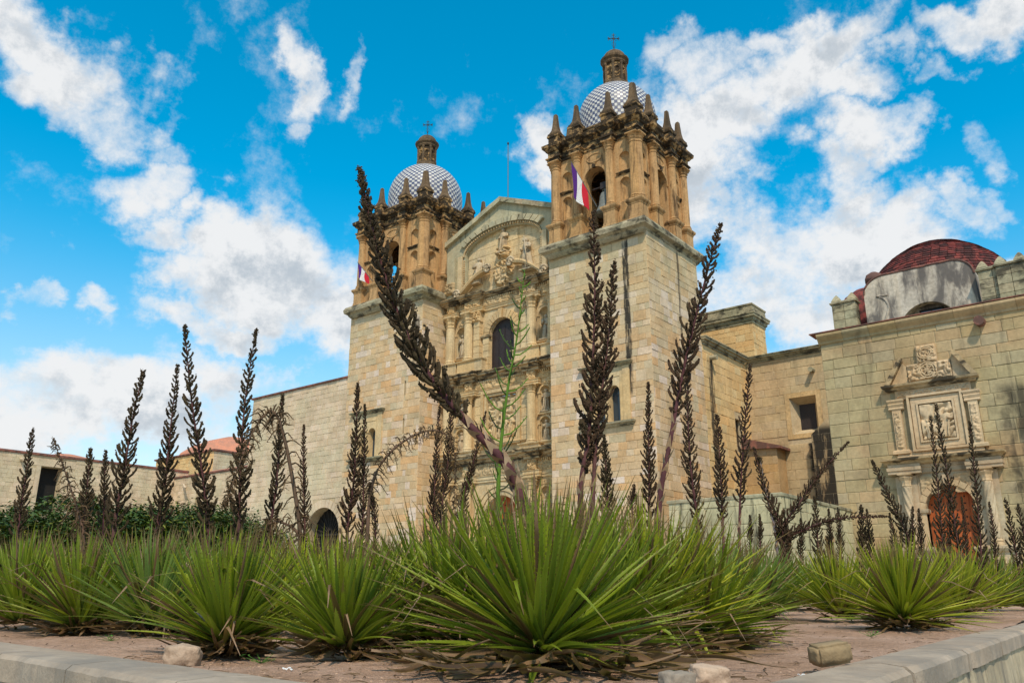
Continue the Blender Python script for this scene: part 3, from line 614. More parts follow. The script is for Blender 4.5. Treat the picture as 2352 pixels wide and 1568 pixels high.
# bell
def bell(cx, cy):
    t = thing('bell', 'green bronze bell hanging in the arch of the nearer bell tower', 'bell', (cx, cy, 22.75))
    mb = MB(); prof = [(.70, 22.75), (.72, 22.82), (.60, 23.0), (.47, 23.3), (.40, 23.75), (.36, 24.0), (.28, 24.18), (.1, 24.25)]; mb.lathe((cx, cy), prof, 24); add('body', mb, 'bronze', t, smooth=True)
    mb = MB(); mb.tube([(cx, cy, 24.2), (cx, cy, 24.55)], .09, 8); mb.tube([(cx-.16, cy, 24.22), (cx-.2, cy, 24.45), (cx, cy, 24.55), (cx+.2, cy, 24.45), (cx+.16, cy, 24.22)], .05, 6); add('crown', mb, 'bronze', t)
    mb = MB(); mb.box(cx-.3, cx+.3, cy-.14, cy+.14, 24.5, 24.95); mb.tube([(cx-.95, cy, 24.7), (cx+.95, cy, 24.7)], .06, 8); add('headstock', mb, 'dark_wood', t)
    mb = MB(); mb.tube([(cx, cy, 24.1), (cx, cy, 22.85)], [.025, .03], 6); mb.lathe((cx, cy), [(.02, 22.62), (.09, 22.7), (.09, 22.82), (.03, 22.9)], 8); add('clapper', mb, 'iron', t)
bell(-25.05, 40.72)
def flag(p0, p1, label, sc=1.):
    # pole leaning out of the arch, cloth hanging from it in three bands
    t = thing('flag', label, 'flag', p0, 'flags on the bell towers'); p0 = Vector(p0); p1 = Vector(p1)
    mb = MB(); mb.tube([p0, p1], .03, 8); add('pole', mb, 'pole', t)
    d = (p1-p0).normalized(); a = p1-d*.05; b = p0+(p1-p0)*.36
    for k, mat in enumerate(('flag_violet', 'flag_white', 'flag_red')):
        mb = MB(); n = 8; mm = 14; rows = []
        for i in range(n+1):
            s = (k+i/n)/3; q = a.lerp(b, s); row = []
            for j in range(mm+1):
                v = j/mm; dr = (2.35-1.0*s)*v*sc; x = 0
                fo = .14*math.sin(7*s+2*v)*v+.03*math.sin(15*s+4*v)*v
                row.append((q.x+x+fo*.4, q.y+fo, q.z-dr-.02))
            rows.append(row)
        for i in range(n):
            for j in range(mm): mb.quad(rows[i][j], rows[i+1][j], rows[i+1][j+1], rows[i][j+1])
        o = add('cloth_band', mb, mat, t, smooth=True)
        md = o.modifiers.new('thickness', 'SOLIDIFY'); md.thickness = .012
flag((-25.5, 40.35, 23.25), (-26.25, 38.7, 25.95), 'violet, white and red flag hanging from the nearer bell tower')
flag((-45.9, 40.35, 22.9), (-46.75, 39.2, 24.6), 'violet, white and red flag on the farther tower behind the seed stalk', .5)

# ------------------------------------------------------------------ church front
XC = -34.85; YF = 42.45
mb = MB(); mb.lathe((0, 0), [(.05, 0), (.035, .03), (.01, .045)], 8); STUD = mb.mesh('stud'); STUD.materials.append(MATS['iron'])
def church_front():
    F = thing('church_front', 'richly carved baroque church front with statues between the two bell towers', 'church', (XC, YF, .25))
    P = frame((XC, YF, 0), (1, 0, 0), (0, -1, 0))
    wall = MB(); gl = MB()
    ops = [dict(u0=-1.35, u1=1.35, z0=.25, z1=6.15, arch=1, depth=.7), dict(u0=-1.12, u1=1.12, z0=14.75, z1=18.4, arch=1, depth=.55),
           dict(u0=-1.3, u1=1.3, z0=9.9, z1=12.9, depth=.3)]
    nz = [(3.66, 4.0, 6.5, .43), (3.66, 9.32, 10.95, .42), (3.66, 11.25, 13.0, .42), (3.72, 16.1, 18.4, .52)]
    for u, a, b, r in nz:
        for s in (-1, 1): ops.append(dict(u0=s*u-r, u1=s*u+r, z0=a, z1=b, arch=1, niche=1, q=1.0))
    panel(wall, P, -5.5, 5.9, .2, 20.5, ops, backmb=gl)
    # gable above the cornice
    add('wall', wall, 'carved_plain', F, fix=False)
    gab = [(-5.4, 20.4), (5.6, 20.4), (5.6, 24.9), (5.0, 25.25), (.0, 27.2), (-5.2, 25.0), (-5.4, 24.9)]
    # tympanum recess, cut into the gable wall
    gm = MB(); cr, cz, ck = 3.45, 25.2, .42
    def gtop(u): return 27.2-abs(u)*.415 if abs(u) < 5.5 else 24.9
    def atop(u): return cz-cr*ck+ck*math.sqrt(max(cr*cr-u*u, 0)) if abs(u) <= cr else None
    xs = [-5.4, -4.4, -3.46]+[-cr*math.cos(math.pi*i/24) for i in range(25)]+[3.46, 4.4, 5.6]
    for a, b in zip(xs, xs[1:]):
        ia, ib = abs(a) <= cr+1e-6, abs(b) <= cr+1e-6
        la, lb = (atop(a), atop(b)) if ia and ib else (20.4, 20.4)
        gm.quad(P(a, .12, la), P(b, .12, lb), P(b, .12, gtop(b)), P(a, .12, gtop(a)))
        gm.quad(P(a, .12, gtop(a)), P(b, .12, gtop(b)), P(b, -1.3, gtop(b)), P(a, -1.3, gtop(a)))
        if ia and ib: gm.quad(P(a, .12, la), P(b, .12, lb), P(b, -.2, lb), P(a, -.2, la))
    for s in (-1, 1): gm.quad(P(s*cr, .12, 20.4), P(s*cr, -.2, 20.4), P(s*cr, -.2, cz-cr*ck), P(s*cr, .12, cz-cr*ck))
    gm.quad(P(-5.4, .12, 20.4), P(-5.4, -1.3, 20.4), P(-5.4, -1.3, gtop(-5.4)), P(-5.4, .12, gtop(-5.4))); gm.quad(P(-5.4, -1.3, 20.4), P(5.6, -1.3, 20.4), P(0, -1.3, 27.2), P(-5.4, -1.3, 24.96))
    add('gable', gm, 'green_stone', F, fix=False)
    # tympanum blocks
    stones(F, frame((XC, YF+.17, 0), (1, 0, 0), (0, -1, 0)), -3.43, 3.43, 20.45, 25.3, .62, (.6, 1.2), 'carved_plain', [], 60, joint=.01, w=.0, seed=5)
    # coping of the gable
    for s in (-1, 1):
        e = 5.35 if s < 0 else 5.6
        for k in range(8):
            u0, u1 = s*e*k/8, s*e*(k+1)/8-s*.015; mb = MB()
            pts = [(u0, 27.2-abs(u0)*.415), (u1, 27.2-abs(u1)*.415), (u1, 27.58-abs(u1)*.415), (u0, 27.58-abs(u0)*.415)]
            mb.prism(pts, P, -1.3, .42+random.uniform(-.02, .03)); add('coping_stone', mb, 'ledge' if s > 0 else 'green_stone', F)
    # carved archivolt: dentils and blocks
    N = 44
    for i in range(N):
        a = math.pi*(i+.5)/N; u = -(cr+.1)*math.cos(a); z = cz-cr*ck+ck*math.sqrt(max((cr+.1)**2-u*u, 0)); mb = MB()
        fbox(mb, P, u-.06, u+.06, .1, .26, z+.02, z+.14); add('dentil', mb, 'carved', F)
    for s in (-1, 1):
        for i in range(16):
            z = 20.9+i*.17; mb = MB(); fbox(mb, P, s*(cr+.1)-.06, s*(cr+.1)+.06, .1, .22, z, z+.1); add('dentil', mb, 'carved', F)
    for i in range(13):
        a0 = math.pi*(.13+.74*i/13); a1 = math.pi*(.13+.74*(i+1)/13)-.02; mb = MB(); pts = []
        for r, a in ((cr+.28, a0), (cr+.28, a1), (cr+.75, a1), (cr+.75, a0)):
            u = -r*math.cos(a); pts.append((u, cz-cr*ck+ck*r*math.sin(a)+(r-cr)*.45))
        mb.prism(pts, P, .1, .36); o = add('voussoir', mb, 'green_stone', F)
    mb = MB()
    for s in (-1, 1): mb.rings([[P(s*(cr+.42)-.2, w_, z), P(s*(cr+.42)+.2, w_, z)] and [P(s*(cr+.42)-.2, .1, z), P(s*(cr+.42)+.2, .1, z), P(s*(cr+.42)+.2, w_, z), P(s*(cr+.42)-.2, w_, z)] for z, w_ in ((20.5, .3), (23.9, .3))])
    add('jamb', mb, 'carved_plain', F)
    # end pilasters of the gable storey
    mb = MB()
    fbox(mb, P, -5.0, -4.3, .1, .42, 20.5, 23.9); add('pilaster', mb, 'green_stone', F)
    mb = MB(); relief(mb, P, -5.1, -4.2, 21.0, 21.9, .44, .22, .06, 5); add('capital', mb, 'carved', F, smooth=True)
    # entablatures of the three storeys: architrave, carved frieze, cornice, broken forward over the columns
    cols = {1: (2.75, 4.75), 2: (2.75, 4.75), 3: (2.12, 2.82, 4.55)}
    for st, z0, z1, zc, pr in ((1, 7.1, 8.25, 8.9, .62), (2, 13.1, 14.05, 14.72, .58), (3, 19.2, 20.05, 20.5, .5)):
        zf = z0+(z1-z0)*.38
        mb = MB(); fmould(mb, P, -5.2, 5.3, [(.06, z0), (.1, z0+.02), (.1, z0+.17), (.15, z0+.18), (.15, zf-.04), (.2, zf-.03), (.2, zf)]); ar = add('architrave', mb, 'carved_plain', F)
        mb = MB(); relief(mb, P, -5.2, 5.3, zf, z1, .08, .1, .06, 4.2, st*7); add('frieze', mb, 'carved', ar, smooth=True)
        mb = MB(); fmould(mb, P, -5.25, 5.4, cornice(z1, zc, pr)); add('cornice', mb, 'front_cornice', ar)
        for i in range(64):
            u = -5.1+i*.163; mb = MB(); fbox(mb, P, u, u+.09, .1, .24, z1-.09, z1+.03); add('dentil', mb, 'carved', ar)
        for c in cols[st]:
            for s in (-1, 1):
                u = s*c; o_ = -.012 if c < 2.3 else 0; mb = MB(); fmould(mb, P, u-.36, u+.36, [(.4+o_, z0), (.44+o_, z0+.02), (.44+o_, z0+.17), (.49+o_, z0+.18), (.49+o_, zf-.04), (.54+o_, zf-.03), (.54+o_, zf)]); b = add('architrave_block', mb, 'carved_plain', ar)
                mb = MB(); relief(mb, P, u-.34, u+.34, zf, z1, .42+o_, .1, .06, 5, u); fbox(mb, P, u-.34, u+.34, 0, .418+o_, zf, z1); add('frieze_block', mb, 'carved', ar)
                mb = MB(); fmould(mb, P, u-.38, u+.38, cornice(z1, zc+.03+o_, pr, .42+o_)); add('cornice_block', mb, 'front_cornice', ar)
    # columns, pedestals
    for st, zp0, zb, zt, zc, r in ((1, .25, 1.9, 6.35, 7.1, .33), (2, 8.9, 9.25, 12.6, 13.1, .3), (3, 14.75, 15.65, 18.45, 19.2, .33)):
        for c in cols[st]:
            for s in (-1, 1):
                u = s*c; q = P(u, .38, 0); o_ = -.012 if c < 2.3 else 0
                mb = MB(); fmould(mb, P, u-.4, u+.4, [(.72+o_, zp0), (.72+o_, zp0+.08), (.66+o_, zp0+.1), (.66+o_, zb-.14), (.72+o_, zb-.12), (.78+o_, zb-.05), (.78+o_, zb+o_)]); add('pedestal', mb, 'carved_plain', F)
                if st == 3 and c < 2.3:
                    for i in range(6):
                        z = zb+.05+i*(zt-zb)/6; mb = MB(); fbox(mb, P, u-.27, u+.27, .0, .34, z+.015, z+(zt-zb)/6-.015); add('pilaster_block', mb, 'carved_plain', F)
                    mb = MB(); relief(mb, P, u-.36, u+.36, zt, zc, .34, .16, .06, 6, 3.); fbox(mb, P, u-.36, u+.36, 0, .34, zt, zc); add('capital', mb, 'carved', F); continue
                column(F, q.x, q.y, zb, zt, zc, r, 'carved_plain')
    # channelled blocks beside the central panels
    for s in (-1, 1):
        for i in range(6):
            z = 9.35+i*.6; mb = MB(); fbox(mb, P, s*2.05-.32, s*2.05+.32, 0, .12, z+.015, z+.585); add('block', mb, 'carved_plain', F)
    # window: voussoirs, jamb blocks, wooden shutter
    for i in range(15):
        a0, a1 = math.pi*i/15+.012, math.pi*(i+1)/15-.012; mb = MB()
        mb.prism([(-r*math.cos(a), 17.28+r*math.sin(a)) for r, a in ((1.14, a0), (1.7, a0), (1.7, a1), (1.14, a1))], P, 0, .16); add('voussoir', mb, 'carved', F)
    for s in (-1, 1):
        for i in range(5):
            z = 14.78+i*.48; mb = MB(); fbox(mb, P, s*1.4-.26, s*1.4+.26, 0, .15, z+.015, z+.465); add('jamb_block', mb, 'carved_plain', F)
        mb = MB(); fmould(mb, P, s*1.42-.32, s*1.42+.32, [(.15, 17.16), (.22, 17.2), (.26, 17.3), (.26, 17.36), (.16, 17.38)]); add('impost', mb, 'front_cornice', F)
    mb = MB(); mb.prism([(-.1, 18.35), (.1, 18.35), (.17, 19.05), (-.17, 19.05)], P, 0, .3); add('keystone', mb, 'carved', F)
    mb = MB(); pts = [(-1.1, 14.76), (1.1, 14.76)]+[(1.1*math.cos(a), 17.28+1.1*math.sin(a)) for a in [math.pi*i/14 for i in range(15)]]
    mb.prism(pts, P, -.32, -.24); sh = add('window_shutter', mb, 'dark_wood', F)
    for i in range(5):
        mb = MB(); fbox(mb, P, -1.08+i*.54-.03, -1.08+i*.54+.03, -.24, -.205, 14.8, 17.9); add('batten', mb, 'dark_wood', sh)
    # door: stepped arch and studded leaves
    for k, (r0, r1, pw) in enumerate(((1.38, 1.62, .1), (1.66, 1.95, .16), (1.98, 2.2, .22))):
        A = [math.pi*i/20 for i in range(21)]; mb = MB()
        prv = [(-r1, .3), (-r0, .3)]
        for a0, a1 in zip(A, A[1:]): mb.rings([[P(-r*math.cos(a), w_, 4.8+r*math.sin(a)) for r, a in ((r0, a0), (r1, a0), (r1, a1), (r0, a1))] for w_ in (-.02, pw)])
        for s in (-1, 1): fbox(mb, P, min(s*r0, s*r1), max(s*r0, s*r1), -.02, pw, .27, 4.8)
        add('archivolt', mb, 'carved_plain', F)
    for s in (-1, 1):
        mb = MB(); pts = [(s*.01, .27), (s*1.33, .27)]+[(s*1.33*math.cos(a), 4.8+1.33*math.sin(a)) for a in [math.pi/2*i/10 for i in range(11)]]; pts[-1] = (s*.01, 6.13)
        mb.prism(pts, P, -.66, -.58); d = add('door_leaf', mb, 'door_wood', F)
        for i in range(4):
            for j in range(11):
                q = P(s*(.18+i*.3), -.57, .6+j*.5)
                if (.18+i*.3)**2+max(0, .6+j*.5-4.8)**2 < 1.5: inst('stud', STUD, d, Matrix.Translation(q) @ Matrix.Rotation(R(90), 4, 'X'))
    # central relief panel with its frame
    for k, (a, b, pw) in enumerate(((1.3, 1.48, .16), (1.5, 1.72, .26))):
        mb = MB()
        for s in (-1, 1): fbox(mb, P, min(s*a, s*b), max(s*a, s*b), 0, pw, 9.9-(a-1.3), 12.9+(a-1.3))
        fbox(mb, P, -b, b, 0, pw+.003, 12.9+(a-1.3), 12.9+(b-1.3)); fbox(mb, P, -b, b, 0, pw+.003, 9.9-(b-1.3), 9.9-(a-1.3)); add('panel_frame', mb, 'carved', F)
    mb = MB(); fmould(mb, P, -2.0, 2.0, cornice(9.4, 9.62, .3)); add('panel_sill', mb, 'carved', F)
    mb = MB(); relief(mb, P, -1.28, 1.28, 9.92, 12.88, -.28, .22, .05, 2.2, 9.); pr = add('relief_panel', mb, 'carved', F, smooth=True)
    for u, z, h, sd_ in ((-.75, 10.0, 1.5, 1), (0, 10.5, 1.7, 2), (.7, 10.0, 1.55, 3), (-.3, 9.98, 1.2, 4), (.38, 9.98, 1.15, 5)):
        mb = MB(); q = P(u, -.2, z); statue_mesh(mb, q, h, sd_, hold='none'); add('relief_figure', mb, 'carved', pr, smooth=True)
    # niche frames and little pediments
    for u, a, b, r in nz:
        for s in (-1, 1):
            A = [math.pi*i/12 for i in range(13)]; mb = MB(); c = s*u
            for a0, a1 in zip(A, A[1:]): mb.rings([[P(c-q*math.cos(t), w_, b-r+q*math.sin(t)) for q, t in ((r, a0), (r+.12, a0), (r+.12, a1), (r, a1))] for w_ in (-.02, .1)])
            for e in (-1, 1): fbox(mb, P, c+e*(r+.06)-.06, c+e*(r+.06)+.06, -.02, .1, a, b-r)
            fbox(mb, P, c-r-.16, c+r+.16, -.02, .2, a-.14, a-.003); o = add('niche_frame', mb, 'carved', F)
            for e in (-1, 1): mb = MB(); fbox(mb, P, c+e*(r+.06)-.1, c+e*(r+.06)+.1, -.01, .15, b-r-.08, b-r+.03); add('impost', mb, 'carved', o)
            mb = MB(); relief(mb, P, c-r*1.1, c+r*1.1, b+.08, b+.45, .02, .16, .05, 6, u+a, mask=lambda uu, zz: max(0, 1-abs(uu-c)/r-(zz-b-.1)*.8)); add('niche_crest', mb, 'carved', o, smooth=True)
    # broken curved pediment, coat of arms
    for s in (-1, 1):
        mb = MB(); pts = []
        for i in range(11):
            t = i/10; u = s*(3.9-2.75*t); z = 20.62+1.45*math.sin(t*math.pi*.5)**1.1; pts.append((u, z))
        rg = [[P(u, .0, z), P(u, .5, z), P(u, .56, z+.16), P(u, .5, z+.3), P(u, 0, z+.3)] for u, z in pts]; mb.rings(rg); pd = add('broken_pediment', mb, 'carved', F)
        c = P(s*1.05, .25, 22.2); mb = MB(); spi = [(c.x+s*(.05+.32*(1-i/18))*math.cos(i*.6), YF-.5, c.z+(.05+.32*(1-i/18))*math.sin(i*.6)) for i in range(19)]; mb.tube(spi, .1, 6); add('scroll', mb, 'statue', pd, smooth=True)
        c = P(s*3.95, .25, 20.85); mb = MB(); spi = [(c.x+s*(.05+.34*(1-i/18))*math.cos(i*.6), YF-.52, c.z+(.05+.34*(1-i/18))*math.sin(i*.6)) for i in range(19)]; mb.tube(spi, .1, 6); add('scroll', mb, 'statue', pd, smooth=True)
    ca = MB(); relief(ca, P, -.95, .95, 20.55, 22.95, -.3, .5, .06, 3.4, 2., mask=lambda u, z: max(0, min(1, 3*(1.05-math.hypot(u/.95, (z-21.75)/1.2)))))
    co_ = add('coat_of_arms', ca, 'carved', F, smooth=True)
    mb = MB(); mb.prism([(-.5, 22.3), (.5, 22.3), (.52, 21.5), (.3, 21.05), (0, 20.85), (-.3, 21.05), (-.52, 21.5)][::-1], P, -.3, .22); add('shield', mb, 'carved_plain', co_)
    mb = MB()
    fbox(mb, P, -.02, .02, .2, .27, 20.9, 22.28); fbox(mb, P, -.5, .5, .2, .26, 21.62, 21.67)
    for u, z in ((-.25, 21.95), (.25, 21.95), (-.22, 21.35), (.22, 21.35)): mb.lathe((P(u, .24, 0).x, P(u, .24, 0).y), [(.02, z-.14), (.11, z-.05), (.11, z+.06), (.02, z+.14)], 8)
    add('shield_charge', mb, 'carved', co_)
    mb = MB(); relief(mb, P, -.75, .75, 22.95, 24.0, -.4, .55, .05, 4, 6., mask=lambda u, z: max(0, min(1, 3*(1.05-math.hypot(u/.75, (z-23.35)/.6))))); add('cloud_scroll', mb, 'carved', F, smooth=True)
    return F
FRONT = church_front()
G = 'statues on the church front'
def fstat(u, z, h, sd_, label, y=YF-.0, **k): statue(XC+u, y, z, h, sd_, label, G, **k)
fstat(-3.72, 16.12, 1.72, 11, 'stone statue in the upper niche left of the dark arched window', YF+.1, hold='book', turn=.15)
fstat(3.72, 16.12, 1.72, 12, 'stone statue in the upper niche right of the dark arched window', YF+.1, hold='book', turn=-.2)
fstat(3.66, 11.27, 1.45, 13, 'stone statue in the middle storey niche, upper of two beside the nearer tower', YF+.05, hold='none')
fstat(3.66, 9.34, 1.35, 14, 'stone statue in the middle storey niche, lower of two beside the nearer tower', YF+.05, hold='book')
fstat(-3.66, 11.27, 1.45, 15, 'stone statue in the middle storey niche, upper of two beside the farther tower', YF+.05, hold='book')
fstat(-3.66, 9.34, 1.35, 16, 'stone statue in the middle storey niche, lower of two beside the farther tower', YF+.05, hold='none')
fstat(3.66, 4.02, 2.0, 17, 'stone statue with staff in the ground storey niche beside the nearer tower', YF+.05, hold='staff')
fstat(-3.66, 4.02, 2.0, 18, 'stone statue in the ground storey niche left of the church door', YF+.05, hold='book')
fstat(-2.45, 21.45, 1.95, 19, 'leaning stone figure on the left half of the gable relief', YF+.05, hold='staff', turn=.5, lean=.12)
fstat(2.35, 21.35, 2.5, 20, 'tall leaning stone figure on the right half of the gable relief', YF+.05, hold='staff', turn=-.5, lean=-.12)
fstat(0, 23.3, 1.85, 22, 'stone figure above the coat of arms at the top of the gable', YF+.1, hold='none')
rod = thing('lightning_rod', 'thin metal rod standing on top of the church gable', 'rod', (XC-.3, 43.4, 27.2))
mb = MB(); mb.tube([(XC-.3, 43.4, 27.1), (XC-.3, 43.4, 32.5)], [.035, .03], 6); add('mast', mb, 'pole', rod); mb = MB(); mb.lathe((XC-.3, 43.4), [(.03, 32.5), (.07, 32.58), (.07, 32.68), (.02, 32.75)], 8); add('finial', mb, 'iron', rod)

# ------------------------------------------------------------------ nave, setback, annex
def slab(name, parent, x0, x1, y0, y1, z0, z1, mat):
    mb = MB(); mb.box(x0, x1, y0, y1, z0, z1); return add(name, mb, mat, parent)
def nave():
    n = thing('nave_wall', 'warm stone side wall of the church behind the nearer bell tower', 'church wall', (-22.3, 49.8, .25))
    P = frame((-21.95, 46.45, 0), (0, 1, 0), (1, 0, 0)); b = MB()
    panel(b, P, 0, 6.65, .2, 15.1, [dict(u0=4.2, u1=5.15, z0=9.3, z1=10.95, depth=.5), dict(u0=.62, u1=1.25, z0=5.2, z1=6.85, arch=1, niche=1)])
    b.box(-29, -22.6, 46.5, 53.1, .2, 15.0); add('wall', b, 'mortar', n, fix=False)
    stones(n, P, 0, 6.65, .25, 15.05, .5, (.5, 1.1), 'nave_stone', [(4.15, 5.2, 9.25, 11.0), (.58, 1.3, 5.2, 6.85)], 300, seed=41)
    mb = MB(); fmould(mb, P, .05, 6.3, cornice(15.0, 15.5, .42), -.3); add('cornice', mb, 'ledge', n)
    mb = MB(); [fbox(mb, P, 4.2+i*.16, 4.23+i*.16, -.25, -.21, 9.3, 10.95) for i in range(6)]; add('window_grille', mb, 'iron', n)
    mb = MB(); mb.tube([(-22.1, 47.5, 14.35), (-21.45, 47.5, 14.3)], .16, 8); add('water_spout', mb, 'ledge', n)
    s = thing('setback_wall', 'tan stone wall with one recessed square window between church and chapel', 'church wall', (-18, 53.3, .25))
    P = frame((-21.95, 53.1, 0), (1, 0, 0), (0, -1, 0)); b = MB(); g = MB()
    panel(b, P, 0, 14, .2, 15.2, [dict(u0=2.8, u1=4.55, z0=9.9, z1=12.3, depth=.75, splay=.35)], backmb=g); add('wall', b, 'mortar', s, fix=False); add('window_shutter', g, 'dark_wood', s, fix=False)
    stones(s, P, 0, 10, .25, 15.1, .55, (.6, 1.25), 'setback_stone', [(2.5, 4.85, 9.6, 12.6)], 240, seed=43)
    mb = MB()
    for a, b_, z0, z1 in ((2.5, 2.8, 9.9, 12.3), (4.55, 4.85, 9.9, 12.3), (2.5, 4.85, 12.3, 12.6), (2.5, 4.85, 9.6, 9.9)): fbox(mb, P, a, b_, -.05, .06, z0, z1)
    add('window_frame', mb, 'carved', s)
    mb = MB(); fmould(mb, P, .25, 14, cornice(15.05, 15.5, .4), -.3); add('cornice', mb, 'ledge', s)
    mb = MB(); mb.tube([(-17.4, 53.2, 13.95), (-17.4, 52.55, 13.9)], .17, 8); add('water_spout', mb, 'ledge', s)
    # stained buttress in the corner by the chapel
    bt = thing('buttress', 'black-stained stone buttress in the corner beside the chapel', 'buttress', (-16.6, 52.6, .25))
    P = frame((-17.7, 52.3, 0), (1, 0, 0), (0, -1, 0)); slab('core', bt, -17.7, -15.2, 52.3, 53.05, .2, 9.6, 'mortar')
    mb = MB(); mb.prism([(-.02, 9.6), (2.5, 9.6), (2.5, 11.0), (1.2, 10.6)], P, -.7, 0); add('sloped_top', mb, 'setback_stone', bt)
    stones(bt, P, 0, 2.5, .25, 9.6, .6, (.6, 1.2), 'setback_stone', [], 100, seed=44)
    a = thing('annex', 'small ochre stone annex with lean-to roof and slit window in the corner', 'annex', (-20.8, 52.2, .25))
    P = frame((-21.93, 51.6, 0), (1, 0, 0), (0, -1, 0)); b = MB(); panel(b, P, 0, 2.2, .2, 9.0, [dict(u0=.85, u1=1.0, z0=7.5, z1=8.2, depth=.4)]); b.box(-21.93, -19.75, 51.9, 53.0, .2, 9.0); b.quad(P(2.2, 0, .2), P(2.2, -1.4, .2), P(2.2, -1.4, 9.0), P(2.2, 0, 9.0)); add('wall', b, 'annex_stone', a, fix=False)
    stones(a, P, 0, 2.2, .25, 9.0, .62, (.6, 1.0), 'annex_stone', [(.83, 1.02, 7.48, 8.22)], 100, seed=45)
    mb = MB(); mb.prism([(-.02, 9.0), (2.55, 8.85), (2.55, 9.0), (-.02, 9.75)], P, -1.45, .3); add('roof', mb, 'coping', a)
    bl = thing('roof_block', 'stone block with dark cornice rising behind the nave wall', 'church wall', (-25, 58, 15))
    P = frame((-27.6, 56, 0), (1, 0, 0), (0, -1, 0)); b = MB(); b.box(-27.6, -22.36, 56, 58.3, 14.9, 19.3); add('wall', b, 'mortar', bl)
    stones(bl, P, 0, 5.24, 14.95, 19.0, .36, (.35, .8), 'nave_stone', [], 120, seed=46); P2 = frame((-22.36, 56, 0), (0, 1, 0), (1, 0, 0)); stones(bl, P2, 0, 2.3, 14.95, 19.0, .42, (.4, .9), 'nave_stone', [], 40, seed=47)
    mb = MB(); mb.mbox(-27.6, -22.36, 56, 58.3, [(p, z) for p, z in cornice(18.95, 19.75, .34)]+[(.12, 19.78), (.1, 20.3), (.16, 20.34), (.16, 20.45), (0, 20.5)]); add('cornice', mb, 'ledge', bl)
nave()

# ------------------------------------------------------------------ terrace wall
def terrace():
    t = thing('terrace_wall', 'low pale stone terrace wall with black streaks before the chapel corner', 'wall', (-13, 30, .25))
    x0, x1, y0, y1, zt = -15.2, -10.85, 28.4, 36.0, 3.36
    b = MB(); b.box(x0, x1, y0, y1-.03, .2, zt-.1); add('core', b, 'mortar', t)
    PF = frame((x0, y0, 0), (1, 0, 0), (0, -1, 0)); PS = frame((x1, y0, 0), (0, 1, 0), (1, 0, 0))
    stones(t, PF, 0, x1-x0, .25, zt-.12, .42, (.6, 1.1), 'terrace_stone', [], 100, seed=51); stones(t, PS, 0, y1-y0-.1, .25, zt-.12, .45, (.6, 1.2), 'terrace_stone', [(4.0, 4.7, .2, 1.9)], 120, seed=52)
    b = MB(); fbox(b, PS, 4.0, 4.7, -.02, .012, .25, 1.9); add('door', b, 'dark_wood', t); b = MB(); fbox(b, PS, 3.9, 4.8, -.02, .1, 1.9, 2.05); add('lintel', b, 'annex_stone', t)
    b = MB(); b.mbox(x0, x1, y0, y1-.05, [(.03, zt-.13), (.06, zt-.12), (.06, zt-.03), (.02, zt)]); add('coping', b, 'ledge', t)
terrace()

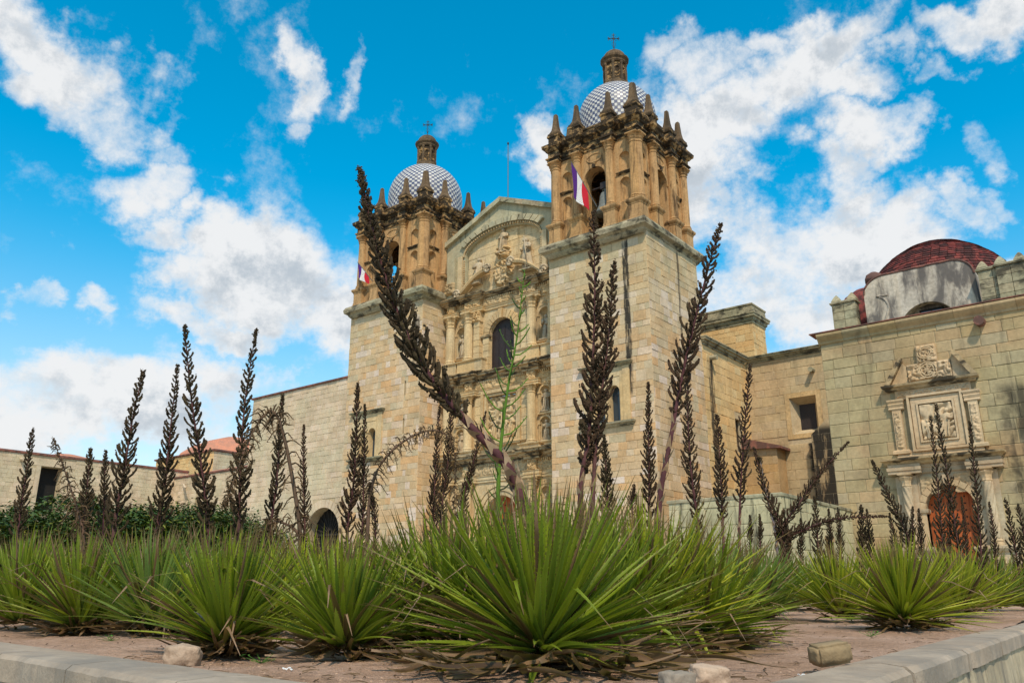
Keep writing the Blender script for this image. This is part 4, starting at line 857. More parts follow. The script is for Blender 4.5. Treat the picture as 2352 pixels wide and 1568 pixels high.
# ------------------------------------------------------------------ chapel
def chapel():
    C = thing('chapel', 'greenish stone chapel with carved portal and orange double door', 'chapel', (-5, 40, .25)); YC = 36.0
    P = frame((0, YC, 0), (1, 0, 0), (0, -1, 0)); b = MB(); dk = MB()
    panel(b, P, -11.35, 4, .2, 10.7, [dict(u0=-8.0, u1=-6.22, z0=.25, z1=4.05, arch=1, depth=.45)], backmb=dk)
    b.quad((-11.35, YC, .2), (-11.35, 50, .2), (-11.35, 50, 10.7), (-11.35, YC, 10.7)); b.quad((-11.35, YC, 10.7), (4, YC, 10.7), (4, 50, 10.7), (-11.35, 50, 10.7)); b.quad((4, YC, .2), (4, 50, .2), (4, 50, 10.7), (4, YC, 10.7))
    add('wall', b, 'chapel_mortar', C, fix=False)
    stones(C, P, -11.35, 3.9, .25, 10.55, .46, (.6, 1.2), 'chapel_stone', [(-8.85, -5.4, .2, 4.95), (-8.75, -5.6, 4.95, 8.1)], 300, seed=61, joint=.014, vis=lambda p: p.x < -2.6)
    PL = frame((-11.35, YC, 0), (0, 1, 0), (-1, 0, 0))
    for i in range(14):
        mb = MB(); u = -11.42+i*1.1; fmould(mb, P, u+.02 if i else u, u+1.09, [(.03, 10.5), (.08, 10.52), (.1, 10.62), (.24, 10.76), (.3, 10.84), (.3, 10.94), (.0, 11.0)], -.4) if False else mb.rings([[P(u, -.45, z), P(u, p, z), P(u+1.09, p, z), P(u+1.09, -.45, z)] for p, z in ((.03, 10.5), (.08, 10.52), (.1, 10.62), (.24, 10.76), (.3, 10.84), (.3, 10.94), (.0, 11.0))]); add('cornice_stone', mb, 'ledge' if i > 7 else 'chapel_stone', C)
    mb = MB(); mb.box(-11.72, 4, YC-.3, YC+.6, 10.985, 11.03); add('cornice_top', mb, 'coping', C)
    mb = MB(); mb.tube([(-5.05, YC+.2, 10.3), (-5.05, YC-.45, 10.26)], [.2, .19], 12); sp = add('water_spout', mb, 'coping', C); mb = MB(); mb.lathe((0, 0), [(.14, 0), (.14, .01)], 12)
    # --- portal, lower storey
    q = MB()
    for s in (-1, 1):
        c = -7.11+s*1.42
        mb = MB(); fbox(mb, P, c-.42, c+.36*1, 0, .16, 1.7, 4.5); add('pilaster', mb, 'portal_grey', C)
        mb = MB(); fmould(mb, P, c-.42, c+.42, [(.5, .25), (.5, .4), (.42, .44), (.42, 1.45), (.5, 1.5), (.56, 1.6), (.56, 1.68), (.4, 1.72)], -.02); pd = add('pedestal', mb, 'portal_grey', C)
        mb = MB(); relief(mb, P, c-.24, c+.24, .62, 1.3, .43, .06, .04, 7, s*3); add('pedestal_panel', mb, 'portal', pd, smooth=True)
        # twisted column
        mb = MB(); pc = P(c, .3, 0); rg = []
        for i in range(46):
            z = 1.95+2.1*i/45; rg.append([(pc.x+(.165+.022*math.sin(6*a+9*z*1.4*(1 if s < 0 else -1)))*math.cos(a), pc.y+(.165+.022*math.sin(6*a+9*z*1.4*(1 if s < 0 else -1)))*math.sin(a), z) for a in [2*math.pi*j/36 for j in range(36)]])
        mb.rings(rg); cl = add('twisted_column', mb, 'portal_grey', C, smooth=True)
        mb = MB(); mb.lathe(pc, [(.24, 1.7), (.24, 1.78), (.19, 1.82), (.22, 1.88), (.17, 1.96)], 16); mb.lathe(pc, [(.17, 4.05), (.19, 4.1), (.17, 4.15), (.19, 4.3), (.27, 4.42), (.2, 4.46), (.24, 4.5)], 16, flute=.12); mb.mbox(pc.x-.23, pc.x+.23, pc.y-.23, pc.y+.23, [(0, 4.5), (.02, 4.52), (.02, 4.58)]); add('capital', mb, 'portal', cl)
        mb = MB(); fmould(mb, P, c-.36, c+.36, [(.42, 4.57), (.42, 4.68), (.46, 4.7), (.46, 4.82), (.4, 4.84), (.4, 4.95)]); add('entablature_block', mb, 'portal_grey', C)
        mb = MB(); fbox(mb, P, -7.11+s*.98-.09, -7.11+s*.98+.09, -.3, .1, .25, 3.02); add('jamb', mb, 'portal', C)
        mb = MB(); fmould(mb, P, -7.11+s*1.0-.12, -7.11+s*1.0+.1, [(.1, 3.0), (.16, 3.04), (.18, 3.12), (.18, 3.18)], -.3); add('impost', mb, 'portal_grey', C)
    mb = MB(); b2 = []
    panel(mb, P, -8.2, -6.02, 3.15, 4.58, [dict(u0=-8.0, u1=-6.22, z0=3.15, z1=4.05, arch=1, depth=.1, through=1)], w=.08); add('spandrel', mb, 'portal_grey', C, fix=False)
    for s in (-1, 1):
        mb = MB(); relief(mb, P, -7.11+s*.62-.36, -7.11+s*.62+.36, 3.75, 4.5, .082, .05, .04, 8, s*5, mask=lambda u, z: 1 if math.hypot(u+7.11, z-3.16) > 1.12 else 0); add('spandrel_carving', mb, 'portal', C, smooth=True)
    for i in range(11):
        a0, a1 = math.pi*i/11+.012, math.pi*(i+1)/11-.012; mb = MB(); mb.prism([(-7.11-r*math.cos(a), 3.16+r*math.sin(a)) for r, a in ((.89, a0), (1.12, a0), (1.12, a1), (.89, a1))], P, -.1, .14); add('voussoir', mb, 'portal', C)
    mb = MB(); mb.prism([(-7.19, 4.05), (-7.03, 4.05), (-6.99, 4.45), (-7.23, 4.45)], P, 0, .26); add('keystone', mb, 'portal_grey', C)
    mb = MB(); fmould(mb, P, -8.9, -5.32, [(.12, 4.57), (.16, 4.6), (.16, 4.78), (.2, 4.8), (.2, 4.93)]); add('architrave', mb, 'portal_grey', C)
    mb = MB(); fmould(mb, P, -9.0, -5.3, [(.3, 4.93), (.36, 4.96), (.42, 5.04), (.6, 5.1), (.62, 5.18), (.5, 5.2)]); add('cornice', mb, 'front_cornice', C)
    # door
    st = None
    for s in (-1, 1):
        mb = MB(); pts = [(-7.11+s*.01, .27), (-7.11+s*.88, .27)]+[(-7.11+s*.88*math.cos(a), 3.15+.88*math.sin(a)) for a in [math.pi/2*i/10 for i in range(11)]]; pts[-1] = (-7.11+s*.01, 4.03)
        mb.prism(pts, P, -.42, -.33); d = add('door_leaf', mb, 'door_wood', C)
        for i in range(3):
            mb = MB(); u = -7.11+s*(.16+i*.29); zt = 3.15+math.sqrt(max(.05, .87**2-(.16+i*.29+.12)**2)); fbox(mb, P, u-.135, u+.135, -.331, -.31, .3, zt); add('plank', mb, 'door_wood', d)
        for i in range(3):
            for j in range(14):
                z = .5+j*.26; u = .16+i*.29
                if math.hypot(u, max(0, z-3.15)) < .84: inst('stud', STUD, d, Matrix.Translation(P(-7.11+s*u, -.31, z)) @ Matrix.Rotation(R(90), 4, 'X') @ Matrix.Scale(.7, 4))
    # --- portal, upper storey
    mb = MB(); fmould(mb, P, -8.68, -5.7, [(.14, 5.2), (.14, 5.3), (.1, 5.34), (.1, 5.5), (.04, 5.54)]); add('plinth', mb, 'portal', C)
    for s in (-1, 1):
        c = -7.17+s*1.4; mb = MB(); fbox(mb, P, c-.17, c+.17, 0, .16, 5.5, 7.2); fmould(mb, P, c-.2, c+.2, [(.2, 5.4), (.2, 5.5), (.16, 5.56)], 0); pl = add('pilaster', mb, 'portal', C)
        mb = MB(); relief(mb, P, c-.13, c+.13, 5.62, 7.1, .162, .05, .03, 9, s*2.); add('pilaster_carving', mb, 'portal', pl, smooth=True)
        mb = MB(); fmould(mb, P, c-.17, c+.17, [(.18, 7.2), (.2, 7.24), (.17, 7.3), (.22, 7.42), (.18, 7.46), (.24, 7.56), (.24, 7.62)], 0); add('capital', mb, 'portal', pl)
    mb = MB()
    for a, b_, pw in ((.93, 1.02, .2), (.7, .9, .12), (.62, .69, .18)):
        zc, hh = 6.58, .12
        for s in (-1, 1): fbox(mb, P, min(-7.11+s*a, -7.11+s*b_), max(-7.11+s*a, -7.11+s*b_), 0, pw, zc-a-hh, zc+a+hh)
        fbox(mb, P, -7.11-b_, -7.11+b_, 0, pw+.003, zc+a+hh, zc+b_+hh); fbox(mb, P, -7.11-b_, -7.11+b_, 0, pw+.003, zc-b_-hh, zc-a-hh)
    pf = add('panel_frame', mb, 'portal', C)
    mb = MB(); relief(mb, P, -7.73, -6.49, 5.85, 7.3, .02, .12, .035, 3., 4.); rp = add('relief_panel', mb, 'portal', C, smooth=True)
    mb = MB(); statue_mesh(mb, P(-6.95, .1, 5.9), 1.15, 71, hold='none', lean=.2); add('relief_figure', mb, 'portal', rp, smooth=True)
    mb = MB(); statue_mesh(mb, P(-7.4, .1, 5.88), .8, 72, hold='none', lean=-.1); add('relief_figure', mb, 'portal', rp, smooth=True)
    mb = MB(); fbox(mb, P, -8.55, -5.75, -.01, .1, 7.62, 7.98); relief(mb, P, -8.5, -5.8, 7.68, 7.92, .103, .05, .04, 8, 1.); add('frieze', mb, 'portal', C)
    mb = MB(); fmould(mb, P, -8.75, -5.65, [(.14, 7.97), (.22, 8.0), (.26, 8.06), (.4, 8.12), (.42, 8.2), (.3, 8.23)]); add('cornice', mb, 'front_cornice', C)
    for s in (-1, 1):
        c = -7.15; mb = MB(); pts = [(c+s*1.72, 8.23), (c+s*1.05, 9.3), (c+s*.95, 9.3), (c+s*.95, 9.15), (c+s*1.5, 8.23)]; mb.prism(pts, P, 0, .34); add('raking_cornice', mb, 'front_cornice', C)
        mb = MB(); mb.prism([(c+s*1.5, 8.23), (c+s*.97, 9.1), (c+s*.8, 8.9), (c+s*.8, 8.23)], P, 0, .1); add('tympanum', mb, 'portal', C)
    mb = MB(); fbox(mb, P, -7.98, -6.3, 0, .1, 8.24, 9.0); fbox(mb, P, -7.55, -6.78, 0, .12, 9.0, 9.75); ob = add('crest', mb, 'portal', C)
    mb = MB(); relief(mb, P, -7.96, -6.32, 8.28, 8.98, .102, .1, .035, 5, 8.); relief(mb, P, -7.53, -6.8, 9.0, 9.72, .122, .08, .035, 6, 3.); add('crest_carving', mb, 'portal', ob, smooth=True)
    for cz, ru, rz in ((8.66, .32, .32), (9.38, .3, .24)):
        for k in (1., .72):
            mb = MB(); pts = [P(-7.17+ru*k*math.cos(t), .2, cz+rz*k*math.sin(t)) for t in [2*math.pi*i/24 for i in range(25)]]; mb.tube(pts, .03, 6); add('medallion_ring', mb, 'portal', ob, smooth=True)
    mb = MB()
    for i in range(4): a = math.pi/4*i; mb.tube([P(-7.17-.22*math.cos(a), .2, 8.66-.22*math.sin(a)), P(-7.17+.22*math.cos(a), .2, 8.66+.22*math.sin(a))], .022, 6)
    for pts in ([(-.17, -.09), (-.17, .09)], [(-.13, -.09), (-.08, .08), (-.03, -.09)], [(-.1, -.02), (-.05, -.02)], [(.01, -.09), (.01, .09), (.08, .06), (.03, 0), (.09, -.09)], [(.13, .09), (.13, -.09), (.2, -.06), (.2, .05), (.13, .09)]): mb.tube([P(-7.17+u, .2, 9.38+z) for u, z in pts], .015, 5)
    add('monogram', mb, 'portal', ob)
    # --- vaulted roof
    D = thing('chapel_dome', 'low red tiled dome over plastered lunette walls on the chapel roof', 'dome', (-7.4, 43.4, 11)); cx, cy = -7.7, 43.95
    prof = [(3.4, 11.0), (3.4, 14.0), (3.3, 14.7), (3.05, 15.25), (2.65, 15.75), (2.1, 16.25), (1.4, 16.7), (.75, 16.97), (.3, 17.05), (.02, 17.07)]
    mb = MB(); mb.lathe((cx, cy), [(r-.03, z-.03) for r, z in prof], 40); vault = add('vault', mb, 'red_tile', D, smooth=True)
    cnt = []; rest = MB()
    pl = [(Vector((0, r, z))) for r, z in prof[1:]]; L = [0]
    for a, b_ in zip(pl, pl[1:]): L.append(L[-1]+(b_-a).length)
    def pp(s):
        for i in range(len(pl)-1):
            if s <= L[i+1]: t = (s-L[i])/(L[i+1]-L[i]); return pl[i].lerp(pl[i+1], t)
        return pl[-1]
    s0 = .1; row = 0
    while s0 < L[-1]-.35:
        a, b_ = pp(s0), pp(s0+.2); n = max(8, int(2*math.pi*a.y/.36))
        for j in range(n):
            th = 2*math.pi*(j+.5*(row % 2))/n; g = math.pi/n*.94; m = MB(); up = random.uniform(.0, .012)
            q = [(r*math.cos(t), r*math.sin(t), z) for r, z, t in ((a.y+.045+up, a.z+.03, -g), (a.y+.045+up, a.z+.03, g), (b_.y+.015+up, b_.z+.01, g), (b_.y+.015+up, b_.z+.01, -g), (a.y-.02, a.z, -g), (a.y-.02, a.z, g), (b_.y-.02, b_.z-.02, g), (b_.y-.02, b_.z-.02, -g))]
            rot = Matrix.Translation((cx, cy, 0)) @ Matrix.Rotation(th, 4, 'Z'); v = [rot @ Vector(x) for x in q]; c = (v[0]+v[2])/2; nr = Vector((math.cos(th), math.sin(th), .7)).normalized()
            cnt.append((-(nr.dot((-c).normalized()))-(.5 if c.z > 14.6 else 0), v))
        s0 += .18; row += 1
    cnt.sort(key=lambda t: t[0]); FQ = [(0, 1, 2, 3), (0, 4, 5, 1), (1, 5, 6, 2), (2, 6, 7, 3), (3, 7, 4, 0)]
    for i, (f, v) in enumerate(cnt):
        if i < 300: m = MB(); m.v = [tuple(x) for x in v]; m.f = list(FQ); add('roof_tile', m, 'red_tile', vault)
        else: n = len(rest.v); rest.v += [tuple(x) for x in v]; rest.f += [tuple(n+k for k in q) for q in FQ]
    add('roof_tiles', rest, 'red_tile', vault, kind='stuff')
    mb = MB(); mb.lathe((-10.75, 42.3), [(1.6, 11.0), (1.6, 13.2), (1.45, 13.9), (1.1, 14.4), (.6, 14.75), (.02, 14.85)], 20); add('corner_vault', mb, 'red_tile', D, smooth=True)
    # plaster lunettes to the front and the right, with rounded shoulders and a low arch
    for fi, (o, ud, nd, uc) in enumerate((((-7.72, 39.0, 0), (1, 0, 0), (0, -1, 0), 0), ((-1.85, 39.35, 0), (1, 0, 0), (0, -1, 0), 0), ((-11.9, 43.9, 0), (0, -1, 0), (-1, 0, 0), 0))):
        P2 = frame(o, ud, nd); hwid, zt, rr = 2.33, (14.2, 13.75, 14.2)[fi], .95
        out = [(-hwid, 11.0), (hwid, 11.0)]+[(hwid-rr*(1-math.cos(t)), zt-rr*.85+rr*.85*math.sin(t)) for t in [math.pi/2*i/7 for i in range(8)]]+[(-hwid+rr*(1-math.cos(t)), zt-rr*.85+rr*.85*math.sin(t)) for t in [math.pi/2*i/7 for i in range(7, -1, -1)]]
        def topz(u):
            e = hwid-abs(u); return zt if e >= rr else zt-rr*.85+rr*.85*math.sqrt(max(0, 1-((rr-e)/rr)**2))
        mb = MB(); gl = MB()
        xs = sorted({-hwid, hwid, -1.05, 1.05} | {-1.25*math.cos(math.pi*i/16)+.25 for i in range(17)} | {s*(hwid-rr*(1-math.cos(math.pi/2*i/7))) for i in range(8) for s in (-1, 1)} | {-1.0, 1.5})
        def az(u): return 11.2+1.32*math.sqrt(max(0, 1-((u-.25)/1.25)**2)) if abs(u-.25) < 1.25 else 11.0
        for a, b_ in zip(xs, xs[1:]):
            mb.quad(P2(a, 0, az(a)), P2(b_, 0, az(b_)), P2(b_, 0, topz(b_)), P2(a, 0, topz(a)))
            mb.quad(P2(a, 0, topz(a)), P2(b_, 0, topz(b_)), P2(b_, -2.6, topz(b_)+.3), P2(a, -2.6, topz(a)+.3))
            if az(a) > 11.01 or az(b_) > 11.01:
                mb.quad(P2(a, 0, az(a)), P2(b_, 0, az(b_)), P2(b_, -.6, az(b_)), P2(a, -.6, az(a))); gl.quad(P2(a, -.6, 11), P2(b_, -.6, 11), P2(b_, -.6, az(b_)), P2(a, -.6, az(a)))
        for s in (-1, 1): mb.quad(P2(s*hwid, 0, 11), P2(s*hwid, -2.6, 11), P2(s*hwid, -2.6, topz(s*hwid)+.3), P2(s*hwid, 0, topz(s*hwid)))
        lu = add('lunette', mb, 'plaster', D, fix=False); add('window_back', gl, 'plaster', lu, fix=False)
        mb = MB(); fbox(mb, P2, -.15, .85, -.62, -.4, 11.0, 12.3); add('window', mb, 'void', lu); mb = MB(); fbox(mb, P2, -.08, .32, -.42, -.38, 11.1, 12.2); fbox(mb, P2, .38, .78, -.42, -.38, 11.1, 12.2); add('pane', mb, 'glass', lu)
        mb = MB(); mb.tube([P2(u, .0, topz(u)+.02) for u in xs], .05, 6); add('edge_moulding', mb, 'coping', lu)
        # recessed blind arch at the left shoulder
        mb = MB(); pts = [(-1.95, 11.02), (-1.3, 11.02), (-1.3, 13.2)]+[(-1.3-.65*(1-math.cos(t)), 12.6+.65*math.sin(t)) for t in [math.pi/2*i/6 for i in range(5, -1, -1)]]
        mb.tube([P2(u, .0, z) for u, z in pts[2:]+[(-1.95, 11.02)]], .05, 6); add('blind_arch', mb, 'plaster', lu, smooth=True)
    # corner pedestals of stone
    for x, y in ((-11.0, 39.2), (-4.65, 38.75), (-3.95, 38.6)):
        mb = MB(); mb.mbox(x-.72, x+.72, y-.4, y+.4, [(.12, 11.0), (.12, 11.55), (.02, 11.6), (0, 11.62)]); bs = add('plinth', mb, 'ledge', D)
        for i in range(4):
            for k in (0, 1):
                mb = MB(); z = 11.62+i*.4; mb.mbox(x-.55+k*.55+.01, x-.01+k*.55, y-.3, y+.3, [(0, z+.01), (0, z+.39)]); add('pedestal_stone', mb, 'ledge', D)
        mb = MB(); mb.mbox(x-.55, x+.55, y-.3, y+.3, [(.06, 13.23), (.08, 13.3), (0, 13.36)]); add('cap', mb, 'ledge', D)
        for k in (-1, 1): mb = MB(); mb.mbox(x+k*.36, x+k*.36, y, y, [(.2, 13.36), (.22, 13.42), (.12, 13.62), (.03, 13.75)]); add('finial', mb, 'ledge', D)
    for x, y, z in ((-9.6, 39.4, 14.15), (-2.6, 39.6, 13.75)):
        mb = MB(); mb.lathe((x, y), [(.42, z-.05), (.42, z+.1), (.34, z+.3), (.14, z+.42), (.01, z+.44)], 12); add('finial', mb, 'coping', D, smooth=True)
chapel()

# ------------------------------------------------------------------ monastery wall and wings on the left
def left_side():
    W = thing('monastery_wall', 'high pale stone wall with an arched doorway left of the towers', 'wall', (-54, 41, .25)); P = frame((-61.0, 40.6, 0), (1, 0, 0), (0, -1, 0)); b = MB(); g = MB()
    panel(b, P, 0, 12.95, .2, 16.0, [dict(u0=8.35, u1=12.3, z0=.25, z1=6.25, arch=1, depth=.9)], backmb=g); b.quad((-61, 40.6, 16), (-48.05, 40.6, 16), (-48.05, 42, 16), (-61, 42, 16)); b.quad((-61, 40.6, .2), (-61, 46, .2), (-61, 46, 16), (-61, 40.6, 16)); add('wall', b, 'mortar', W, fix=False); gt = add('gate', g, 'void', W, fix=False)
    uc = 10.325
    for i in range(17):
        a0, a1 = math.pi*i/17+.008, math.pi*(i+1)/17-.008; mb = MB(); mb.prism([(uc-r*math.cos(a), 4.27+r*math.sin(a)) for r, a in ((1.95, a0), (2.55, a0), (2.55, a1), (1.95, a1))], P, -.1, .045); add('voussoir', mb, 'pale_stone', W)
    for i in range(13): a = math.pi*i/12; mb = MB(); mb.tube([P(uc+.35*math.cos(a), -.8, 4.27+.35*math.sin(a)), P(uc+1.9*math.cos(a), -.8, 4.27+1.9*math.sin(a))], .035, 5); add('gate_bar', mb, 'iron', gt)
    for i in range(13): mb = MB(); u = uc-1.85+i*3.7/12; mb.tube([P(u, -.8, .3), P(u, -.8, 4.27)], .035, 5); add('gate_bar', mb, 'iron', gt)
    mb = MB(); fbox(mb, P, uc-1.9, uc+1.9, -.85, -.75, 4.2, 4.34); add('transom', mb, 'iron', gt)
    holes = [(uc-1.95, uc+1.95, .2, 4.3)]+[(uc-math.sqrt(max(0, 2.52**2-(z-4.3)**2)), uc+math.sqrt(max(0, 2.52**2-(z-4.3)**2)), z, z+.12) for z in [4.3+.12*i for i in range(21)]]
    stones(W, P, 0, 12.95, .25, 15.95, .42, (.4, .8), 'pale_stone', holes, 300, seed=81)
    mb = MB(); fmould(mb, P, -.1, 12.9, [(.05, 15.93), (.16, 15.97), (.16, 16.08), (.0, 16.14)], -.6); add('coping', mb, 'coping', W)
    A = thing('monastery_wing', 'long low pale stone wing with a dark square opening at far left', 'building', (-84, 36, .25)); P = frame((-82, 16, 0), (0, 1, 0), (1, 0, 0)); b = MB(); g = MB()
    panel(b, P, 0, 31.5, .2, 12.3, [dict(u0=16.75, u1=18.65, z0=7.0, z1=11.3, depth=.9)], backmb=g); b.quad((-82, 16, 12.3), (-82, 47.5, 12.3), (-90, 47.5, 12.3), (-90, 16, 12.3)); add('wall', b, 'mortar', A, fix=False); add('opening_back', g, 'void', A, fix=False)
    stones(A, P, 10, 31.5, 4, 12.25, .42, (.4, .85), 'pale_stone', [(16.3, 19.1, 7.0, 11.35), (15.6, 19.8, 11.35, 12.0)], 200, seed=82)
    mb = MB(); fbox(mb, P, 15.6, 19.8, -.02, .03, 11.35, 12.0); add('lintel', mb, 'pale_stone', A)
    for s in (16.52, 18.87): mb = MB(); fbox(mb, P, s-.2, s+.2, -.02, .035, 7.0, 11.33); add('jamb', mb, 'pale_stone', A)
    mb = MB(); fmould(mb, P, 0, 31.4, [(.03, 12.25), (.14, 12.3), (.14, 12.46), (0, 12.5)], -.6); add('coping', mb, 'coping', A)
    mb = MB(); mb.tube([(-82.1, 30.9, 11.75), (-81.3, 30.9, 11.65)], .16, 8); add('water_spout', mb, 'pale_stone', A)
    mb = MB(); mb.lathe((-86, 36.5), [(3.2, 12.2), (2.2, 12.9), (.9, 13.2), (.02, 13.25)], 24); add('roof_dome', mb, 'terracotta', A, smooth=True)
    B = thing('monastery_wing', 'low pale stone wing with curved water spouts beside the high wall', 'building', (-72, 48, .25)); P = frame((-82, 46.0, 0), (1, 0, 0), (0, -1, 0)); b = MB(); panel(b, P, 0, 21.2, .2, 11.5, [dict(u0=4.4, u1=5.1, z0=8.0, z1=9.3, depth=.4)]); add('wall', b, 'mortar', B, fix=False)
    stones(B, P, .1, 21.2, 4, 11.45, .45, (.4, .9), 'pale_stone', [(4.35, 5.15, 8.0, 9.35)], 120, seed=83)
    mb = MB(); fmould(mb, P, 0, 21.1, [(.03, 11.45), (.14, 11.5), (.14, 11.64), (0, 11.68)], -.6); add('coping', mb, 'coping', B)
    mb = MB(); mb.quad((-82, 46.2, 11.66), (-60, 46.2, 11.66), (-60, 49, 12.5), (-82, 49, 12.5)); add('roof', mb, 'terracotta', B)
    for x in (-79.4, -75.2): mb = MB(); mb.tube([(x-.7, 45.95, 10.75), (x, 45.6, 10.65), (x+.55, 45.4, 10.35), (x+.9, 45.3, 10.3)], .12, 8); add('water_spout', mb, 'pale_stone', B, smooth=True)
    H = thing('monastery_hall', 'square hall with low terracotta roof above the left wings', 'building', (-84, 54, .25)); b = MB(); b.box(-91.8, -80.0, 49.0, 60.8, 11, 14.65); add('wall', b, 'mortar', H)
    P1 = frame((-91.8, 49.0, 0), (1, 0, 0), (0, -1, 0)); P2 = frame((-80.0, 49.0, 0), (0, 1, 0), (1, 0, 0)); stones(H, P1, 0, 11.8, 11.5, 14.6, .4, (.4, .8), 'nave_stone', [], 80, seed=84); stones(H, P2, 0, 11.8, 11.5, 14.6, .45, (.5, .9), 'pale_stone', [], 60, seed=85)
    mb = MB(); mb.mbox(-91.8, -80, 49, 60.8, [(.03, 14.6), (.2, 14.66), (.2, 14.8), (.05, 14.86)]); add('coping', mb, 'coping', H)
    mb = MB(); cx, cy = -85.9, 54.9; n = 16; mb.lathe((cx, cy), [(5.9, 14.8), (5.6, 15.3), (4.4, 16.2), (2.6, 17.0), (.9, 17.5), (.02, 17.6)], 8, rot=R(22.5)); add('roof', mb, 'terracotta', H)
    mb = MB(); mb.tube([P2(5.9+2.9*math.cos(t), .04, 12.3+2.0*math.sin(t)) for t in [math.pi*i/14 for i in range(15)]], .1, 6); add('arch_moulding', mb, 'pale_stone', H)
left_side()

# ------------------------------------------------------------------ shrubs
def shrub(x, y, z, rx, ry, h, n, seed, label):
    t = thing('shrub', label, 'shrub', (x, y, z), 'dark green shrubs before the monastery'); rg = random.Random(seed); mb = MB(); tops = []
    for k in range(5):
        a = rg.uniform(0, 6.28); e = (x+rx*.55*math.cos(a), y+ry*.55*math.sin(a), z+h*rg.uniform(.5, .75)); mb.tube([(x+rg.uniform(-.2, .2), y, z), ((x+e[0])/2+rg.uniform(-.2, .2), (y+e[1])/2, z+h*.35), e], [.11, .07, .03], 6); tops.append(e)
    add('trunk', mb, 'bark', t)
    mb = MB()
    cl = [(rg.uniform(-1, 1), rg.uniform(-1, 1), rg.uniform(.25, 1)) for _ in range(int(n/45))]
    cl = [(x+rx*a*math.sqrt(max(.05, 1-(c-.35)**2*1.1)), y+ry*b*math.sqrt(max(.05, 1-(c-.35)**2*1.1)), z+h*(c*(1-.22*(a*a+b*b)))) for a, b, c in cl]
    for cxx, cyy, czz in cl:
        rr = rg.uniform(.35, .7)
        for i in range(45):
            p = Vector((rg.gauss(0, rr*.6), rg.gauss(0, rr*.6), rg.gauss(0, rr*.22)))+Vector((cxx, cyy, czz)); d = Vector((rg.uniform(-1, 1), rg.uniform(-1, 1), rg.uniform(-.5, .3))).normalized(); s = d.cross(Vector((rg.uniform(-.4, .4), rg.uniform(-.4, .4), 1))).normalized(); l = rg.uniform(.11, .24); wd = l*.2
            mb.quad(p, p+d*l*.5+s*wd, p+d*l, p+d*l*.5-s*wd)
    add('crown', mb, 'shrub_leaf', t, fix=False)
for i, (px, d, rx, top, lab) in enumerate(((-30, 31, 3.2, 1172, 'dark green shrub cut off by the left picture edge'), (150, 33, 4.2, 1140, 'broad yellow-flecked shrub below the dark wing opening'), (290, 36, 3.0, 1160, 'low dark shrub between the two brown stalks at left'), (395, 34, 3.6, 1155, 'green shrub with flat top below the far terracotta roof'), (480, 36, 3.2, 1160, 'dark shrub against the foot of the high pale wall'))):
    p = atd(px, 1300, d); q = atd(px, top, d); shrub(p.x, p.y, .2, rx, rx*.8, q.z-.2, 21000, 90+i, lab)

# ------------------------------------------------------------------ planter wall
def planter():
    t = thing('planter_wall', 'low concrete-capped retaining wall round the agave bed', 'wall', (-1.1, 1.8, -1.5)); rg = random.Random(3)
    def strip(n, fx, name, mat, cuts=1):   # fx(t)-> list of profile points
        for c in range(cuts):
            a, b = c/cuts+(.0006 if c else 0), (c+1)/cuts-.0006; m = n//cuts; mb = MB(); mb.rings([fx(a+(b-a)*i/m) for i in range(m+1)], cap=True); add(name, mb, mat, t)
    def nz(p, s, a): return a*noise.noise(Vector(p)*s)
    # left run, along X
    def capL(s):
        x = -1.0-13.5*s; yo = 1.667-.107*x; yi = yo+.39; e = .015*noise.noise((x*3, 0, 5))+.012*noise.noise((x*11, 1, 5))
        ch = max(0, noise.noise((x*2.2, 4, 1))-.35)*.12
        return [(x, yo-.02+e+ch, -.50), (x, yo-.02+e+ch*1.4, -.375-ch*.6), (x, yo+.01+e+ch*1.6, -.352-ch*.25), (x, (yo+yi)/2, -.345+.004*noise.noise((x*4, 2, 2))), (x, yi-.01+e, -.352), (x, yi+e, -.50)]
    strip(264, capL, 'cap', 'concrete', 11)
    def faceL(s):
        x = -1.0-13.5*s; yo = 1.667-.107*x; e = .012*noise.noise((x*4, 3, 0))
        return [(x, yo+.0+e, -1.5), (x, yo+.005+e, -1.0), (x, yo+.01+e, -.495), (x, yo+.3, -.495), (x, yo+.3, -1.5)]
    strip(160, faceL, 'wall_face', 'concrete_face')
    def capR(s):
        y = 1.72+26*s**1.8; xo = -.97-.054*y; xi = xo-.33; e = .014*noise.noise((y*3, 8, 5))+.01*noise.noise((y*11, 1, 9)); ch = max(0, noise.noise((y*2.2, 9, 1))-.35)*.12
        return [(xo+.02+e-ch, y, -.48), (xo+.02+e-ch*1.4, y, -.375-ch*.6), (xo-.01+e-ch*1.6, y, -.352-ch*.25), ((xo+xi)/2, y, -.345), (xi+.01+e, y, -.352), (xi+e, y, -.5)]
    strip(260, capR, 'cap', 'concrete', 13)
    for k in range(2):
        y = 1.8; z1 = -.485-k*.5; z0 = z1-.49
        j = 0
        while y < 24:
            l = rg.uniform(.7, 1.2); mb = MB(); a, b = y+.008, y+l-.008; rgp = []
            for i in range(7):
                yy = a+(b-a)*i/6; xo = -.97-.054*yy; e = .014*noise.noise((yy*5, k*3, 1)); rgp.append([(xo-.25, yy, z0+.008), (xo-.005+e, yy, z0+.008), (xo+.008+e, yy, (z0+z1)/2), (xo-.005+e, yy, z1-.006), (xo-.25, yy, z1-.006)])
            mb.rings(rgp); add('stone', mb, 'wall_face', t); y += l; j += 1
    mb = MB(); mb.rings([[(-1.04-.054*y, y, -1.5), (-1.2-.054*y, y, -1.5), (-1.2-.054*y, y, -.49), (-1.04-.054*y, y, -.49)][::-1] for y in (1.75, 28)]); add('mortar', mb, 'concrete', t)
planter()

